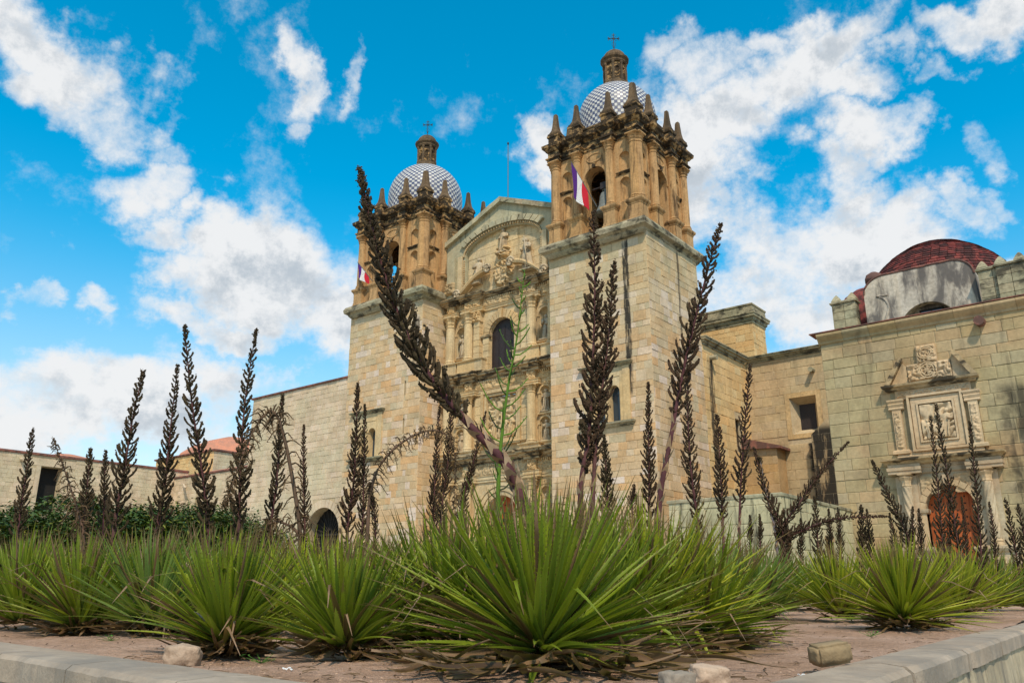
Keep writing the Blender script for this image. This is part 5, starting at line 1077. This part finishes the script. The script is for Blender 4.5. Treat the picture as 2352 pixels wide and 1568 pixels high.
# ------------------------------------------------------------------ agaves
LEAF = {}
def leaf_mesh(kind, var, mat, teeth):
    key = (kind, var, mat, teeth)
    if key in LEAF: return LEAF[key]
    rg = random.Random(hash((kind, var)) & 0xffff if False else var*17+len(kind)); n = 9; v = []; f = []; al = []; ac = []
    bend = {'up': rg.uniform(.04, .16), 'out': rg.uniform(-.16, .0), 'dead': rg.uniform(-.1, .1), 'fold': rg.uniform(-.05, .08)}[kind]; side = rg.uniform(-.05, .05)
    wmax = rg.uniform(.038, .054)*(1.15 if kind == 'dead' else 1); cutoff = rg.uniform(.45, .8) if (kind == 'dead' and var % 2) else 1.0; kink = rg.uniform(.5, .8)
    pts = []
    for i in range(n+1):
        t = i/n*cutoff; x = t; z = bend*t*t*1.0; y = side*t*t
        if kind == 'fold' and t > kink: x = kink+(t-kink)*.35; z -= (t-kink)*.9
        if kind == 'dead': z += .014*math.sin(t*5+var); y += .02*math.sin(t*4+var*2)
        wd = wmax*(1.5-t*3.2 if t < .15 else 1.02*(1-((t-.15)/.85)**1.5)) if kind != 'dead' else wmax*(1.5-1.1*t)
        wd = max(wd, .0025); vv = .28*wd if kind != 'dead' else wd*.35*math.sin(var+t*4)
        for s, dz in ((-1, vv), (-.45, .0+vv*.15), (.45, vv*.15), (1, vv)):
            v.append((x, y+s*wd/2*1., z+dz)); al.append(t); ac.append(abs(s))
        pts.append((x, y, z, wd, vv, t))
    for i in range(n):
        for j in range(3): k = 4*i+j; f.append((k, k+1, k+5, k+4))
    if teeth:
        m = 22
        for i in range(2, m):
            t = i/m*.9*n*1.0/n; q = t/cutoff*n; i0 = min(int(q), n-1); fr = q-i0; a, b = pts[i0], pts[min(i0+1, n)]
            x, y, z, wd, vv = [a[c]+(b[c]-a[c])*fr for c in range(5)]
            for s in (-1, 1):
                k = len(v); v += [(x-.006, y+s*wd/2, z+vv), (x+.008, y+s*wd/2, z+vv), (x+.009, y+s*(wd/2+.009), z+vv+.002)]; al += [.92]*3; ac += [1.]*3; f.append((k, k+1, k+2))
    me = bpy.data.meshes.new('leaf'); me.from_pydata(v, [], f); me.update(); at = me.attributes.new('along', 'FLOAT', 'POINT'); at.data.foreach_set('value', al); at = me.attributes.new('across', 'FLOAT', 'POINT'); at.data.foreach_set('value', ac)
    me.polygons.foreach_set('use_smooth', [True]*len(me.polygons)); me.materials.append(MATS[mat]); LEAF[key] = me; return me
def path_at(pts, t):
    q = t*(len(pts)-1); i = min(int(q), len(pts)-2); fr = q-i
    def cr(a, b, c, d, s): return .5*((2*b)+(c-a)*s+(2*a-5*b+4*c-d)*s*s+(3*b-a-3*c+d)*s**3)
    a, b, c, d = pts[max(i-1, 0)], pts[i], pts[i+1], pts[min(i+2, len(pts)-1)]
    return cr(a, b, c, d, fr)
OCT_F = [(0, 2, 4), (2, 1, 4), (1, 3, 4), (3, 0, 4), (2, 0, 5), (1, 2, 5), (3, 1, 5), (0, 3, 5)]
def blob(mb, p, r, rg, d=None):
    n = len(mb.v); s = [r*rg.uniform(.75, 1.25) for _ in range(3)]; a = rg.uniform(0, 6.28); c, q = math.cos(a), math.sin(a)
    for x, y, z in ((1,0,0),(-1,0,0),(0,1,0),(0,-1,0),(0,0,d or 1.5),(0,0,-1)): mb.v.append((p.x+s[0]*(x*c-y*q), p.y+s[1]*(x*q+y*c), p.z+s[2]*z))
    mb.f += [tuple(n+i for i in t) for t in OCT_F]
def stalk(plant, pts, width, bare, style, rs, seed, dense=1.0):
    rg = random.Random(seed); pts = [Vector(p) for p in pts]; L = sum((b-a).length for a, b in zip(pts, pts[1:]))
    N = 26; cp = [path_at(pts, i/N) for i in range(N+1)]
    mb = MB(); mb.tube(cp, [rs*(1-.88*(i/N)**.75) for i in range(N+1)], 8)
    st = add('flower_stalk', mb, {'seed': 'stem_purple', 'seed_red': 'stem_purple', 'dry': 'stem_brown', 'green': 'stem_green', 'grey': 'stem_grey'}[style], plant, smooth=True, fix=False)
    # papery bracts clasping the bare stem
    if bare > .06:
        mb = MB(); nb = int(bare*L/ .055)+2
        for i in range(nb):
            t = bare*(i+rg.random()*.6)/nb; p = path_at(pts, t); up = (path_at(pts, min(1, t+.02))-path_at(pts, max(0, t-.02))).normalized(); a = i*2.4; o = up.cross(Vector((math.cos(a), math.sin(a), .01))).normalized(); s = up.cross(o); r = rs*(1-.82*t)*1.06; l = rg.uniform(.05, .09)+rs*1.1
            mb.quad(p+o*r*.5-s*r*1.0, p+o*r*.5+s*r*1.0, p+o*r*1.25+s*r*.55+up*l*.5, p+o*r*1.25-s*r*.55+up*l*.5); mb.poly([p+o*r*1.25-s*r*.55+up*l*.5, p+o*r*1.25+s*r*.55+up*l*.5, p+o*(r*1.5+rg.uniform(0, .01))+up*l])
        add('bract', mb, 'bract', st, fix=False, kind='stuff')
    mb = MB(); n = int({'dry': 13, 'green': 7}.get(style, 15.5)*L/width*(1-bare)*dense)
    n = max(n, 22 if style == 'green' else 30)
    for i in range(n):
        t = bare+(1-bare)*((i+.5*rg.random())/n)**.8; p = path_at(pts, t); ax = (path_at(pts, min(1, t+.02))-path_at(pts, max(0, t-.02))).normalized()
        a = i*2.39996+rg.uniform(-.3, .3); ref = Vector((0, 0, 1)) if abs(ax.z) < .9 else Vector((1, 0, 0)); e1 = ax.cross(ref).normalized(); e2 = ax.cross(e1); o = e1*math.cos(a)+e2*math.sin(a)
        if style.startswith('seed') and rg.random() < .1: continue
        k = (t-bare)/(1-bare); pr = min(1, .45+k*2.2)*(1-k**2.2*.88); ln = width*.5*pr*rg.uniform(.6, 1.25)
        if style in ('seed', 'seed_red', 'grey'):
            rb = max(.006, width*.056)*(1-.3*k)*rg.uniform(.85, 1.2); up_ = (ax*.65+Vector((0, 0, .35))); J = Vector((rg.gauss(0, 1), rg.gauss(0, 1), rg.gauss(0, 1)))*ln*.08
            q = [p+o*ln*sx+up_*ln*1.1*sz+J*sx for sx, sz in ((.05, 0), (.38, .16), (.68, .45), (.9, .82), (.97, 1.08))]
            mb.tube(q, [rb*.5, rb*.95, rb*rg.uniform(.9, 1.25), rb*rg.uniform(.95, 1.3), rb*.75], 5)
            for j in range(int(4*width/.2)+3):
                sx = rg.uniform(.2, 1); i0 = min(3, int(sx*4)); w_ = q[i0].lerp(q[i0+1], sx*4-i0); blob(mb, w_+Vector((rg.gauss(0, 1), rg.gauss(0, 1), rg.gauss(0, 1)))*rb*.75, rb*rg.uniform(.45, .75), rg)
        elif style == 'dry':
            ln *= 1.1; q = [p+o*ln*s+Vector((0, 0, 1))*ln*(.55*s-1.1*s*s)+Vector((rg.gauss(0, 1), rg.gauss(0, 1), rg.gauss(0, 1)))*.018*s for s in (0, .3, .6, 1)]; mb.tube(q, [width*.03, width*.024, width*.02, width*.01], 4)
            for j in range(5): s = rg.uniform(.25, 1); b = q[1].lerp(q[3], s); mb.tube([b, b+Vector((rg.gauss(0, 1), rg.gauss(0, 1), rg.gauss(0, .8)))*.03], [.004, .002], 3)
        else:
            ln *= 1.15; q = [p+o*ln*s+(ax)*ln*.9*s*s for s in (0, .35, .7, 1)]; mb.tube(q, [.009, .008, .007, .005], 6)
            for j in range(6): blob(mb, q[3].lerp(q[1], j*.18)+o*rg.gauss(0, .004), .007, rg)
    add('seed_cluster' if style != 'green' else 'flower_branch', mb, {'seed': 'seed', 'seed_red': 'seed_red', 'dry': 'dry_twig', 'green': 'green_twig', 'grey': 'seed'}[style], st, fix=False, kind='stuff')
PL = []
def agave(px, py, d, Lf, n, mat, label, stalks=(), dead=24, elmin=20, near=False, spread=.22, joined=False, z=None, seed=None, tilt=0):
    d0 = d; seed = seed or int(px*7+(d or 5)*13); rg = random.Random(seed)
    if d0 is None: v = ray(px, py); v = v*(-.39/v.z); d = math.hypot(v.x, v.y)
    p = atd(px, py, d)
    for _ in range(60):
        if z is None and (p.y < kin_y(p.x)+.3*Lf or p.x > kin_x(p.y)-.3*Lf): d += .12; p = atd(px, py, d)
        else: break
    zg = soil_z(p.x, p.y) if z is None else z; b = Vector((p.x, p.y, zg))
    t = thing('agave_plant', label, 'agave', b, 'agaves in the planter bed'); rest = MB(); al = []
    for i in range(n):
        k = (i+.5)/n; az = i*2.39996+rg.uniform(-.25, .25); el = 86-(86-elmin)*k**.8+rg.gauss(0, 7); ln = .95*Lf*(.76+.3*min(1, k*1.8))*rg.uniform(.82, 1.08)
        if el < 32: ln *= .86
        kind = 'up' if k < .55 else 'out'
        if rg.random() < .035: kind = 'fold'
        mt = 'dead_leaf' if rg.random() < (.07 if k < .6 else .2) else mat
        me = leaf_mesh(kind if mt != 'dead_leaf' or rg.random() < .75 else 'fold', rg.randrange(5), mt, near)
        r0 = .02+.05*k; o = b+Vector((math.cos(az)*r0, math.sin(az)*r0, .06+.13*(1-k)))
        M = Matrix.Translation(o) @ Matrix.Rotation(az, 4, 'Z') @ Matrix.Rotation(-R(el), 4, 'Y') @ Matrix.Rotation(rg.uniform(-.5, .5), 4, 'X') @ Matrix.Diagonal((ln, ln**.35*.95*rg.uniform(.85, 1.1), ln**.35, 1))
        if joined:
            if mt == 'dead_leaf': me = leaf_mesh('out', 0, mat, False)
            m0 = len(rest.v); rest.v += [tuple(M @ v.co) for v in me.vertices]; rest.f += [tuple(m0+q for q in f.vertices) for f in me.polygons]; al += [x.value for x in me.attributes['along'].data]
        else: inst('leaf', me, t, M)
    if joined:
        o = add('foliage', rest, mat, t, smooth=True, fix=False, kind='stuff'); at = o.data.attributes.new('along', 'FLOAT', 'POINT'); at.data.foreach_set('value', al)
    else:
        for i in range(dead):
            az = rg.uniform(0, 6.283); el = rg.uniform(-4, 12); ln = Lf*rg.uniform(.2, .46)*(1.25 if spread > .3 else 1); me = leaf_mesh('dead', rg.randrange(6), 'dead_leaf', near and rg.random() < .5); r0 = rg.uniform(.03, spread*Lf)
            o = b+Vector((math.cos(az)*r0, math.sin(az)*r0, .03+.10*rg.random()*(1-r0/Lf))); az += rg.gauss(0, .6)
            inst('dead_leaf', me, t, Matrix.Translation(o) @ Matrix.Rotation(az, 4, 'Z') @ Matrix.Rotation(-R(el-3), 4, 'Y') @ Matrix.Rotation(rg.uniform(-.9, .9), 4, 'X') @ Matrix.Diagonal((ln, rg.uniform(.35, .8), rg.uniform(.5, 1.0), 1)))
    for k, (pp, wpx, bare, style, spx) in enumerate(stalks):
        dd = d; P = [atd(x, y, dd) for x, y in pp]; sc = P[0].length/FPX*1.02
        base = Vector((b.x+(P[0].x-b.x)*.5, b.y+(P[0].y-b.y)*.5, zg+.05)); stalk(t, [base]+P, wpx*sc*1.05, max(.03, bare), style, max(.009, spx*sc*.5), seed+k, 1.75 if wpx > 74 and style == 'seed' else 1.0)
    return t
G1, GB, GY = 'agave_leaf', 'agave_leaf_blue', 'agave_leaf_yellow'
# nearest plants
agave(1243, 1526, None, 1.16, 300, G1, 'huge agave rosette with toothed leaves at the centre of the bed front', near=True, dead=290, elmin=4, seed=3, spread=.72)
agave(1030, 1496, None, 1.08, 230, G1, 'agave rosette crowding the left side of the huge central agave', near=True, dead=140, elmin=6, spread=.5)
agave(1490, 1486, None, 1.22, 290, GY, 'agave behind the right shoulder of the central one with a tall leaning stalk', [([(1512, 1180), (1540, 1010), (1570, 850), (1610, 680), (1655, 515)], 58, .46, 'seed_red', 18)], near=True, dead=140, elmin=6, spread=.5)
agave(1625, 1482, None, 1.0, 190, G1, 'agave with long low leaves reaching right over the bare soil', near=True, dead=90, elmin=0, spread=.4)
agave(1135, 1505, None, 1.02, 220, G1, 'agave rosette wedged between the huge central one and its left neighbour', near=True, dead=80, elmin=10, spread=.4)
agave(1368, 1500, None, 1.06, 240, G1, 'agave rosette wedged between the huge central one and its right neighbour', near=True, dead=90, elmin=8, spread=.45)
agave(790, 1514, None, .76, 200, G1, 'small upright agave just left of the central agave', near=True, dead=100)
agave(518, 1500, None, .86, 260, G1, 'round agave rosette beside the pink boulder', near=True, dead=120)
agave(348, 1467, None, .96, 240, GB, 'blue-green agave behind the pink boulder to its left', near=True, dead=100)
agave(180, 1462, None, .98, 220, G1, 'agave with drooping tips near the left run of the wall', near=True, dead=100)
agave(40, 1456, None, 1.0, 180, G1, 'agave at the left picture edge nearest the wall', dead=24)
agave(2080, 1455, None, .98, 280, GY, 'bright yellow-green agave behind the brown brick', near=True, dead=90, elmin=8, spread=.3)
agave(1935, 1438, None, .98, 200, GY, 'yellow-green agave left of the one behind the brick', dead=20)
agave(2205, 1433, None, 1.0, 200, GY, 'yellow-green agave right of the one behind the brick', dead=20)
agave(2290, 1420, None, 1.05, 140, GB, 'blue-tinted agave before the foot of the chapel portal', dead=14)
agave(1738, 1434, None, 1.08, 230, GB, 'bluish agave filling the gap right of the central agave', dead=26)
agave(1842, 1418, None, .95, 150, GB, 'pale bluish agave before the low terrace wall', dead=12)
agave(2415, 1640, 4.4, .75, 70, GB, 'agave outside the wall poking in at the lower right corner', z=-1.3, dead=6)
# plants with the seed stalks, left to right
agave(42, 1390, 13.23, 1.13, 90, G1, 'agave with the leftmost brown seed stalk', [([(42, 1215), (58, 1100), (75, 985)], 30, .05, 'seed', 7)], dead=8)
agave(190, 1395, 11.72, 1.07, 80, G1, 'agave with a bent bare dry stalk below the dark wing opening', [([(192, 1250), (180, 1180), (152, 1090), (122, 1008)], 60, .02, 'dry', 10)], dead=8)
agave(195, 1385, 14.49, 1.13, 80, GB, 'agave whose blunt dark stalk stands second of the short left ones', [([(190, 1215), (200, 1120), (208, 1030)], 34, .03, 'seed', 7)], joined=True)
agave(238, 1385, 15.12, 1.13, 80, G1, 'agave whose slim dark stalk stands third of the short left ones', [([(237, 1220), (240, 1120), (243, 1035)], 28, .03, 'seed', 7)], joined=True)
agave(262, 1400, 10.84, 1.11, 100, G1, 'agave with a tall stalk leaning right before the cloud bank', [([(262, 1215), (285, 1080), (305, 960), (329, 852)], 44, .07, 'seed', 11)], dead=12)
agave(365, 1400, 10.96, 1.13, 100, G1, 'agave with the left one of two crossing tall stalks', [([(362, 1215), (380, 1100), (392, 980), (408, 838)], 42, .06, 'seed', 11)], dead=12)
agave(470, 1400, 10.33, 1.13, 110, GB, 'agave with the tallest stalk of the left group leaning left', [([(478, 1225), (465, 1090), (440, 920), (424, 748)], 48, .2, 'seed', 12)], dead=12)
agave(552, 1400, 10.33, 1.13, 100, G1, 'agave with a tall stalk at the left end of the high wall', [([(548, 1225), (552, 1090), (562, 930), (588, 757)], 46, .2, 'seed', 12)], dead=12)
agave(630, 1395, 11.84, 1.11, 90, G1, 'agave with a dark stalk before the high pale wall', [([(622, 1215), (635, 1110), (642, 1000), (649, 905)], 36, .04, 'seed', 9)], dead=8)
agave(690, 1410, 9.83, 1.02, 80, GY, 'dried-out agave whose brown stalk arches over to the left and hangs down', [([(690, 1240), (672, 1100), (645, 975), (622, 945), (590, 975), (560, 1040), (528, 1130), (515, 1165)], 70, .03, 'dry', 12), ([(700, 1240), (697, 1100), (698, 975)], 26, .05, 'seed_red', 8), ([(690, 1245), (650, 1200), (615, 1205), (592, 1240)], 60, .02, 'dry', 10)], dead=14)
agave(815, 1395, 11.59, 1.07, 90, G1, 'agave with twin dark stalks before the farther bell tower', [([(798, 1220), (812, 1110), (818, 990), (822, 880)], 40, .04, 'seed_red', 9), ([(832, 1215), (836, 1070), (838, 928)], 28, .04, 'seed', 8)], dead=8)
agave(850, 1410, 10.08, 1.04, 90, G1, 'agave with a dry stalk arching right towards the church door', [([(845, 1200), (860, 1095), (905, 1030), (970, 992), (1020, 995), (1045, 1050), (1042, 1170)], 52, .03, 'dry', 10), ([(862, 1215), (852, 1140), (850, 1110)], 18, .05, 'seed_red', 7)], dead=10)
agave(960, 1410, 8.82, 1.07, 100, G1, 'agave of plain upright leaves left of the church door', dead=14)
agave(1000, 1395, 11.34, 1.07, 80, G1, 'agave with the left one of two close stalks under the thick leaning stalk', [([(995, 1205), (1000, 1080), (1010, 930)], 30, .04, 'seed_red', 8)], joined=True)
agave(1022, 1395, 10.84, 1.07, 80, G1, 'agave with the right one of two close stalks under the thick leaning stalk', [([(1012, 1205), (1030, 1050), (1040, 890)], 28, .18, 'seed_red', 8)], joined=True)
agave(1070, 1400, 10.33, 1.07, 80, G1, 'agave with a slim stalk leaning right before the church relief panel', [([(1062, 1180), (1085, 1070), (1116, 945)], 24, .06, 'seed_red', 8)], joined=True)
agave(1215, 1420, 8.06, 1.20, 180, G1, 'agave with the thickest stalk, leaning far left across the farther tower', [([(1205, 1195), (1168, 1075), (1078, 975), (985, 862), (915, 725), (862, 555), (826, 388)], 78, .44, 'seed', 32)], dead=20, near=True)
agave(1140, 1410, 8.69, 1.19, 160, G1, 'agave with the one bright green flower stalk', [([(1143, 1195), (1148, 1050), (1165, 900), (1188, 770), (1205, 620)], 95, .22, 'green', 15)], dead=14)
agave(1350, 1415, 8.32, 1.30, 190, GY, 'agave with two tall stalks crossing before the nearer tower window', [([(1333, 1145), (1352, 1000), (1362, 830), (1366, 660), (1362, 488)], 68, .26, 'seed_red', 17), ([(1362, 1140), (1376, 950), (1398, 770), (1411, 603)], 54, .34, 'seed_red', 15)], dead=20, near=True)
agave(1392, 1395, 11.34, 1.11, 80, G1, 'agave with a short dark stalk right of the two crossing ones', [([(1396, 1160), (1392, 1080), (1387, 1000)], 34, .03, 'seed', 8)], joined=True)
agave(1472, 1395, 11.09, 1.11, 80, G1, 'agave with one straight stalk before the nearer tower corner', [([(1491, 1165), (1490, 1020), (1489, 878)], 34, .1, 'seed_red', 9), ([(1452, 1170), (1454, 1145), (1456, 1112)], 22, .05, 'seed_red', 7)], joined=True)
agave(1605, 1400, 10.08, 1.07, 80, G1, 'agave with a pale-stemmed stalk before the nave wall', [([(1604, 1215), (1588, 1090), (1580, 960), (1580, 838)], 36, .2, 'seed_red', 11)], joined=True)
agave(1660, 1395, 11.34, 1.07, 80, GB, 'agave with a blunt stalk above the low terrace wall', [([(1661, 1230), (1656, 1100), (1647, 953)], 36, .4, 'seed_red', 10)], joined=True)
agave(1702, 1390, 12.60, 1.07, 80, GB, 'agave with a slender stalk reaching the setback wall', [([(1698, 1230), (1706, 1040), (1723, 838)], 34, .42, 'seed_red', 9)], joined=True)
agave(1798, 1385, 13.86, 1.04, 80, G1, 'agave with three stalks splayed out before the terrace corner', [([(1802, 1270), (1790, 1200), (1755, 1120), (1732, 1028)], 34, .1, 'seed_red', 9), ([(1795, 1230), (1840, 1150), (1890, 1080), (1950, 1014)], 24, .1, 'seed_red', 8), ([(1800, 1255), (1850, 1215), (1930, 1190), (2038, 1186)], 24, .1, 'seed_red', 8), ([(1782, 1230), (1760, 1130), (1745, 1050)], 12, .9, 'grey', 9)], joined=True)
for px, d, lab, st in ((1735, 13, 'far agave with two small stalks before the terrace wall front', [((1723, 1250), (1722, 1182), 13), ((1746, 1250), (1744, 1180), 13)]), (1820, 13.5, 'far agave with two small stalks left of the terrace doorway', [((1838, 1285), (1839, 1190), 16), ((1812, 1280), (1806, 1195), 14)]),
        (1876, 13, 'far agave with a stout dark stalk before the terrace doorway', [((1880, 1290), (1870, 1140), 24)]), (1915, 13.2, 'far agave with paired stalks right of the terrace doorway', [((1906, 1270), (1903, 1168), 16), ((1930, 1275), (1924, 1165), 15)]), (1985, 13, 'far agave with paired stalks before the left of the chapel wall', [((1980, 1275), (1977, 1158), 22), ((1998, 1278), (1990, 1170), 18)]),
        (2052, 12.5, 'far agave with one stalk and one leaning left before the chapel wall', [((2060, 1290), (2043, 1178), 18), ((2090, 1255), (2003, 1058), 26)]), (2105, 13, 'far agave with two slim stalks beside the portal column', [((2092, 1268), (2096, 1163), 16), ((2116, 1270), (2110, 1168), 16)]),
        (2165, 11.6, 'agave with the left of three stalks before the orange door', [((2168, 1285), (2137, 956), 24)]), (2200, 11.8, 'agave with the tallest of three stalks before the orange door', [((2205, 1290), (2149, 928), 27), ((2180, 1290), (2178, 1130), 13)]), (2250, 12, 'agave with the right of three stalks before the orange door', [((2255, 1290), (2227, 968), 24), ((2222, 1285), (2208, 1140), 13)]),
        (2285, 13, 'far agave with a slim stalk right of the orange door', [((2288, 1285), (2272, 1152), 14)]), (2345, 12, 'agave with dark stalks at the right picture edge', [((2338, 1300), (2308, 1143), 22), ((2362, 1300), (2338, 1158), 22)])):
    agave(px, 1385, d*1.26, .95, 80, GY if px > 1850 else GB, lab, [([a, ((a[0]+b[0])/2+2, (a[1]+b[1])/2), b], wpx*1.15, .05, 'seed', 6) for a, b, wpx in st], joined=True)
# leafy rows behind without stalks
for px, d, L_, m_, lab in ((90, 9.8, 1.05, G1, 'plain agave between the first stalks at far left'), (300, 9.8, 1.05, GY, 'plain agave in the second row behind the blue-green one'), (440, 9.6, 1.0, G1, 'plain agave in the second row under the crossing stalks'), (590, 9.8, 1.0, GB, 'plain agave in the second row before the arched gate'),
        (740, 8.0, .92, GY, 'straw-tipped agave between the boulder agave and the small one'), (900, 8.2, 1.0, GY, 'plain agave in the second row before the tower foot'), (660, 6.8, .86, GY, 'straw-tipped agave behind the round one'), (1300, 8.4, 1.05, GY, 'plain agave directly behind the huge central one'), (1560, 8.0, 1.05, GY, 'plain agave in the second row under the tower corner'), (2040, 11.5, .85, GY, 'plain agave in the second row before the chapel wall'), (2150, 12.8, .9, GB, 'plain agave in the far row below the chapel door')):
    agave(px, 1395, d*1.26, L_*1.13, 110, m_, lab, dead=8, joined=d > 9.5)

# ------------------------------------------------------------------ stones, brick and litter on the soil
def rock(px, py, d, sx, sy, sz, seed, mat, label, rotz=0., z=None, tilt=0.):
    v = ray(px, py); p = v*((-.40+sz)/v.z); import bmesh
    bm = bmesh.new(); bmesh.ops.create_icosphere(bm, subdivisions=4, radius=1)
    for v in bm.verts:
        q = v.co.copy(); m = max(abs(q.x), abs(q.y), abs(q.z)); q = q.lerp(q/m, .55)
        k = 1+.16*noise.noise(q*1.6+Vector((seed, 0, 0)))+.06*noise.noise(q*5+Vector((seed, 3, 0)))+.025*noise.noise(q*13); v.co = Vector((q.x*sx*k, q.y*sy*k, q.z*sz*k))
    me = bpy.data.meshes.new('rock'); bm.to_mesh(me); bm.free(); me.materials.append(MATS[mat]); me.polygons.foreach_set('use_smooth', [True]*len(me.polygons))
    o = bpy.data.objects.new('rock', me); COL.objects.link(o); o.location = (p.x, p.y, (soil_z(p.x, p.y) if z is None else z)+sz*.72); o.rotation_euler = (tilt, tilt*.5, YAW+rotz); BASE[o] = o.location.copy(); tag(o, label, 'rock')
rock(420, 1498, 4.55, .105, .085, .07, 1, 'rock_pink', 'rough pink boulder lying on the soil by the left wall', .15)
rock(1630, 1556, 3.35, .088, .06, .05, 9, 'rock_pink', 'pale jagged rock at the right foot of the central agave', .3, tilt=.1)
rock(1556, 1570, 3.3, .065, .06, .045, 5, 'rock_grey', 'smooth grey rock beside the pale jagged one at the bottom edge', .5)
def brick():
    p = atd(1906, 1500, 4.9); z = soil_z(p.x, p.y); import bmesh
    bm = bmesh.new(); bmesh.ops.create_cube(bm, size=1); bmesh.ops.scale(bm, vec=(.2, .11, .105), verts=bm.verts); bmesh.ops.bevel(bm, geom=bm.edges[:], offset=.014, segments=2, affect='EDGES'); bmesh.ops.subdivide_edges(bm, edges=bm.edges[:], cuts=2, use_grid_fill=True)
    for v in bm.verts: v.co += v.co.normalized()*.006*noise.noise(v.co*25)
    me = bpy.data.meshes.new('brick'); bm.to_mesh(me); bm.free(); me.materials.append(MATS['brick_brown']); me.polygons.foreach_set('use_smooth', [True]*len(me.polygons))
    o = bpy.data.objects.new('brick', me); COL.objects.link(o); o.location = (p.x, p.y, -.345+.05); o.rotation_euler = (.12, -.13, YAW+.22); tag(o, 'worn brown brick resting at the inner edge of the right wall', 'brick')
brick()
def litter():
    rg = random.Random(12); mb = MB()
    for i in range(9000):
        px = rg.uniform(-50, 2400); py = rg.uniform(1425, 1600); v = ray(px, py)
        if v.z > -.02: continue
        p = v*(-.40/v.z)
        if p.y < kin_y(p.x)+.02 or p.x > kin_x(p.y)-.02 or p.length > 14: continue
        r_ = rg.choice((.002, .003, .003, .004, .005, .007, .010))*rg.uniform(.7, 1.3); blob(mb, Vector((p.x, p.y, soil_z(p.x, p.y))), r_, rg, .45)
    st = MB()
    for i in range(800):
        px = rg.uniform(-50, 2400); py = 1430+rg.uniform(0, 1)**1.6*150; v = ray(px, py); p = v*(-.40/v.z)
        if p.y < kin_y(p.x)+.05 or p.x > kin_x(p.y)-.05 or p.length > 13: continue
        a = rg.uniform(0, 6.28); l = rg.uniform(.02, .11); wd = rg.uniform(.002, .006); d = Vector((math.cos(a), math.sin(a), rg.uniform(-.02, .12)))*l; sd_ = Vector((-math.sin(a), math.cos(a), 0))*wd; q = Vector((p.x, p.y, soil_z(p.x, p.y)+.006))
        st.rings([[q-sd_, q+sd_, q+Vector((0, 0, wd))], [q+d*.5-sd_+Vector((0, 0, .004)), q+d*.5+sd_+Vector((0, 0, .004)), q+d*.5+Vector((0, 0, wd+.004))], [q+d-sd_*.3, q+d+sd_*.3, q+d+Vector((0, 0, wd*.4))]])
    tag(add('leaf_litter', st, 'dry_twig', fix=False), 'dry straw and leaf scraps strewn over the planter soil', 'litter', kind='stuff')
    tag(add('soil_clods', mb, 'clod', fix=False), 'crumbs of dry earth scattered over the planter soil', 'soil', kind='stuff')
    for px, py, w_, lab in ((660, 1545, .05, 'white paper scrap on the soil at the lower left'), (1843, 1545, .045, 'small white scrap lying against the right wall')):
        v = ray(px, py); p = v*(-.385/v.z); mb = MB(); n = 5
        for i in range(n):
            for j in range(2): x0, x1 = w_*(i/n-.5), w_*((i+1)/n-.5); y0, y1 = .012*(j-1), .012*j; mb.quad(*[(p.x+RT.x*a-RT.y*b, p.y+RT.y*a+RT.x*b, soil_z(p.x, p.y)+.012+.006*math.sin(a*200)) for a, b in ((x0, y0), (x1, y0), (x1, y1), (x0, y1))])
        o = add('paper_scrap', mb, 'paper'); tag(o, lab, 'litter'); o.modifiers.new('thickness', 'SOLIDIFY').thickness = .003
    v = ray(220, 1252); mb = MB()
    for k, (px, py, d, lab) in enumerate(((600, 1495, 0, 'patch of small green weeds at the foot of the round agave'), (770, 1470, 0, 'tuft of green weeds under the small upright agave'), (255, 1452, 0, 'small green weed by the wall at the left'), (2000, 1440, 0, 'little green weeds at the foot of the yellow-green agave'))):
        v = ray(px, py+25); p = v*(-.39/v.z); t = thing('weed', lab, 'weed', (p.x, p.y, soil_z(p.x, p.y)))
        mb = MB()
        for i in range(16):
            a = rg.uniform(0, 6.28); q = Vector((p.x+rg.gauss(0, .05), p.y+rg.gauss(0, .05), soil_z(p.x, p.y)+rg.uniform(.01, .05))); dr = Vector((math.cos(a), math.sin(a), rg.uniform(0, .6))).normalized(); s = dr.cross(Vector((0, 0, 1))).normalized(); l = rg.uniform(.02, .04)
            mb.quad(q, q+dr*l*.5+s*l*.3, q+dr*l, q+dr*l*.5-s*l*.3); mb.tube([(p.x, p.y, soil_z(p.x, p.y)), q], .0015, 3)
        add('leaves', mb, 'weed', t, fix=False, kind='stuff')
litter()
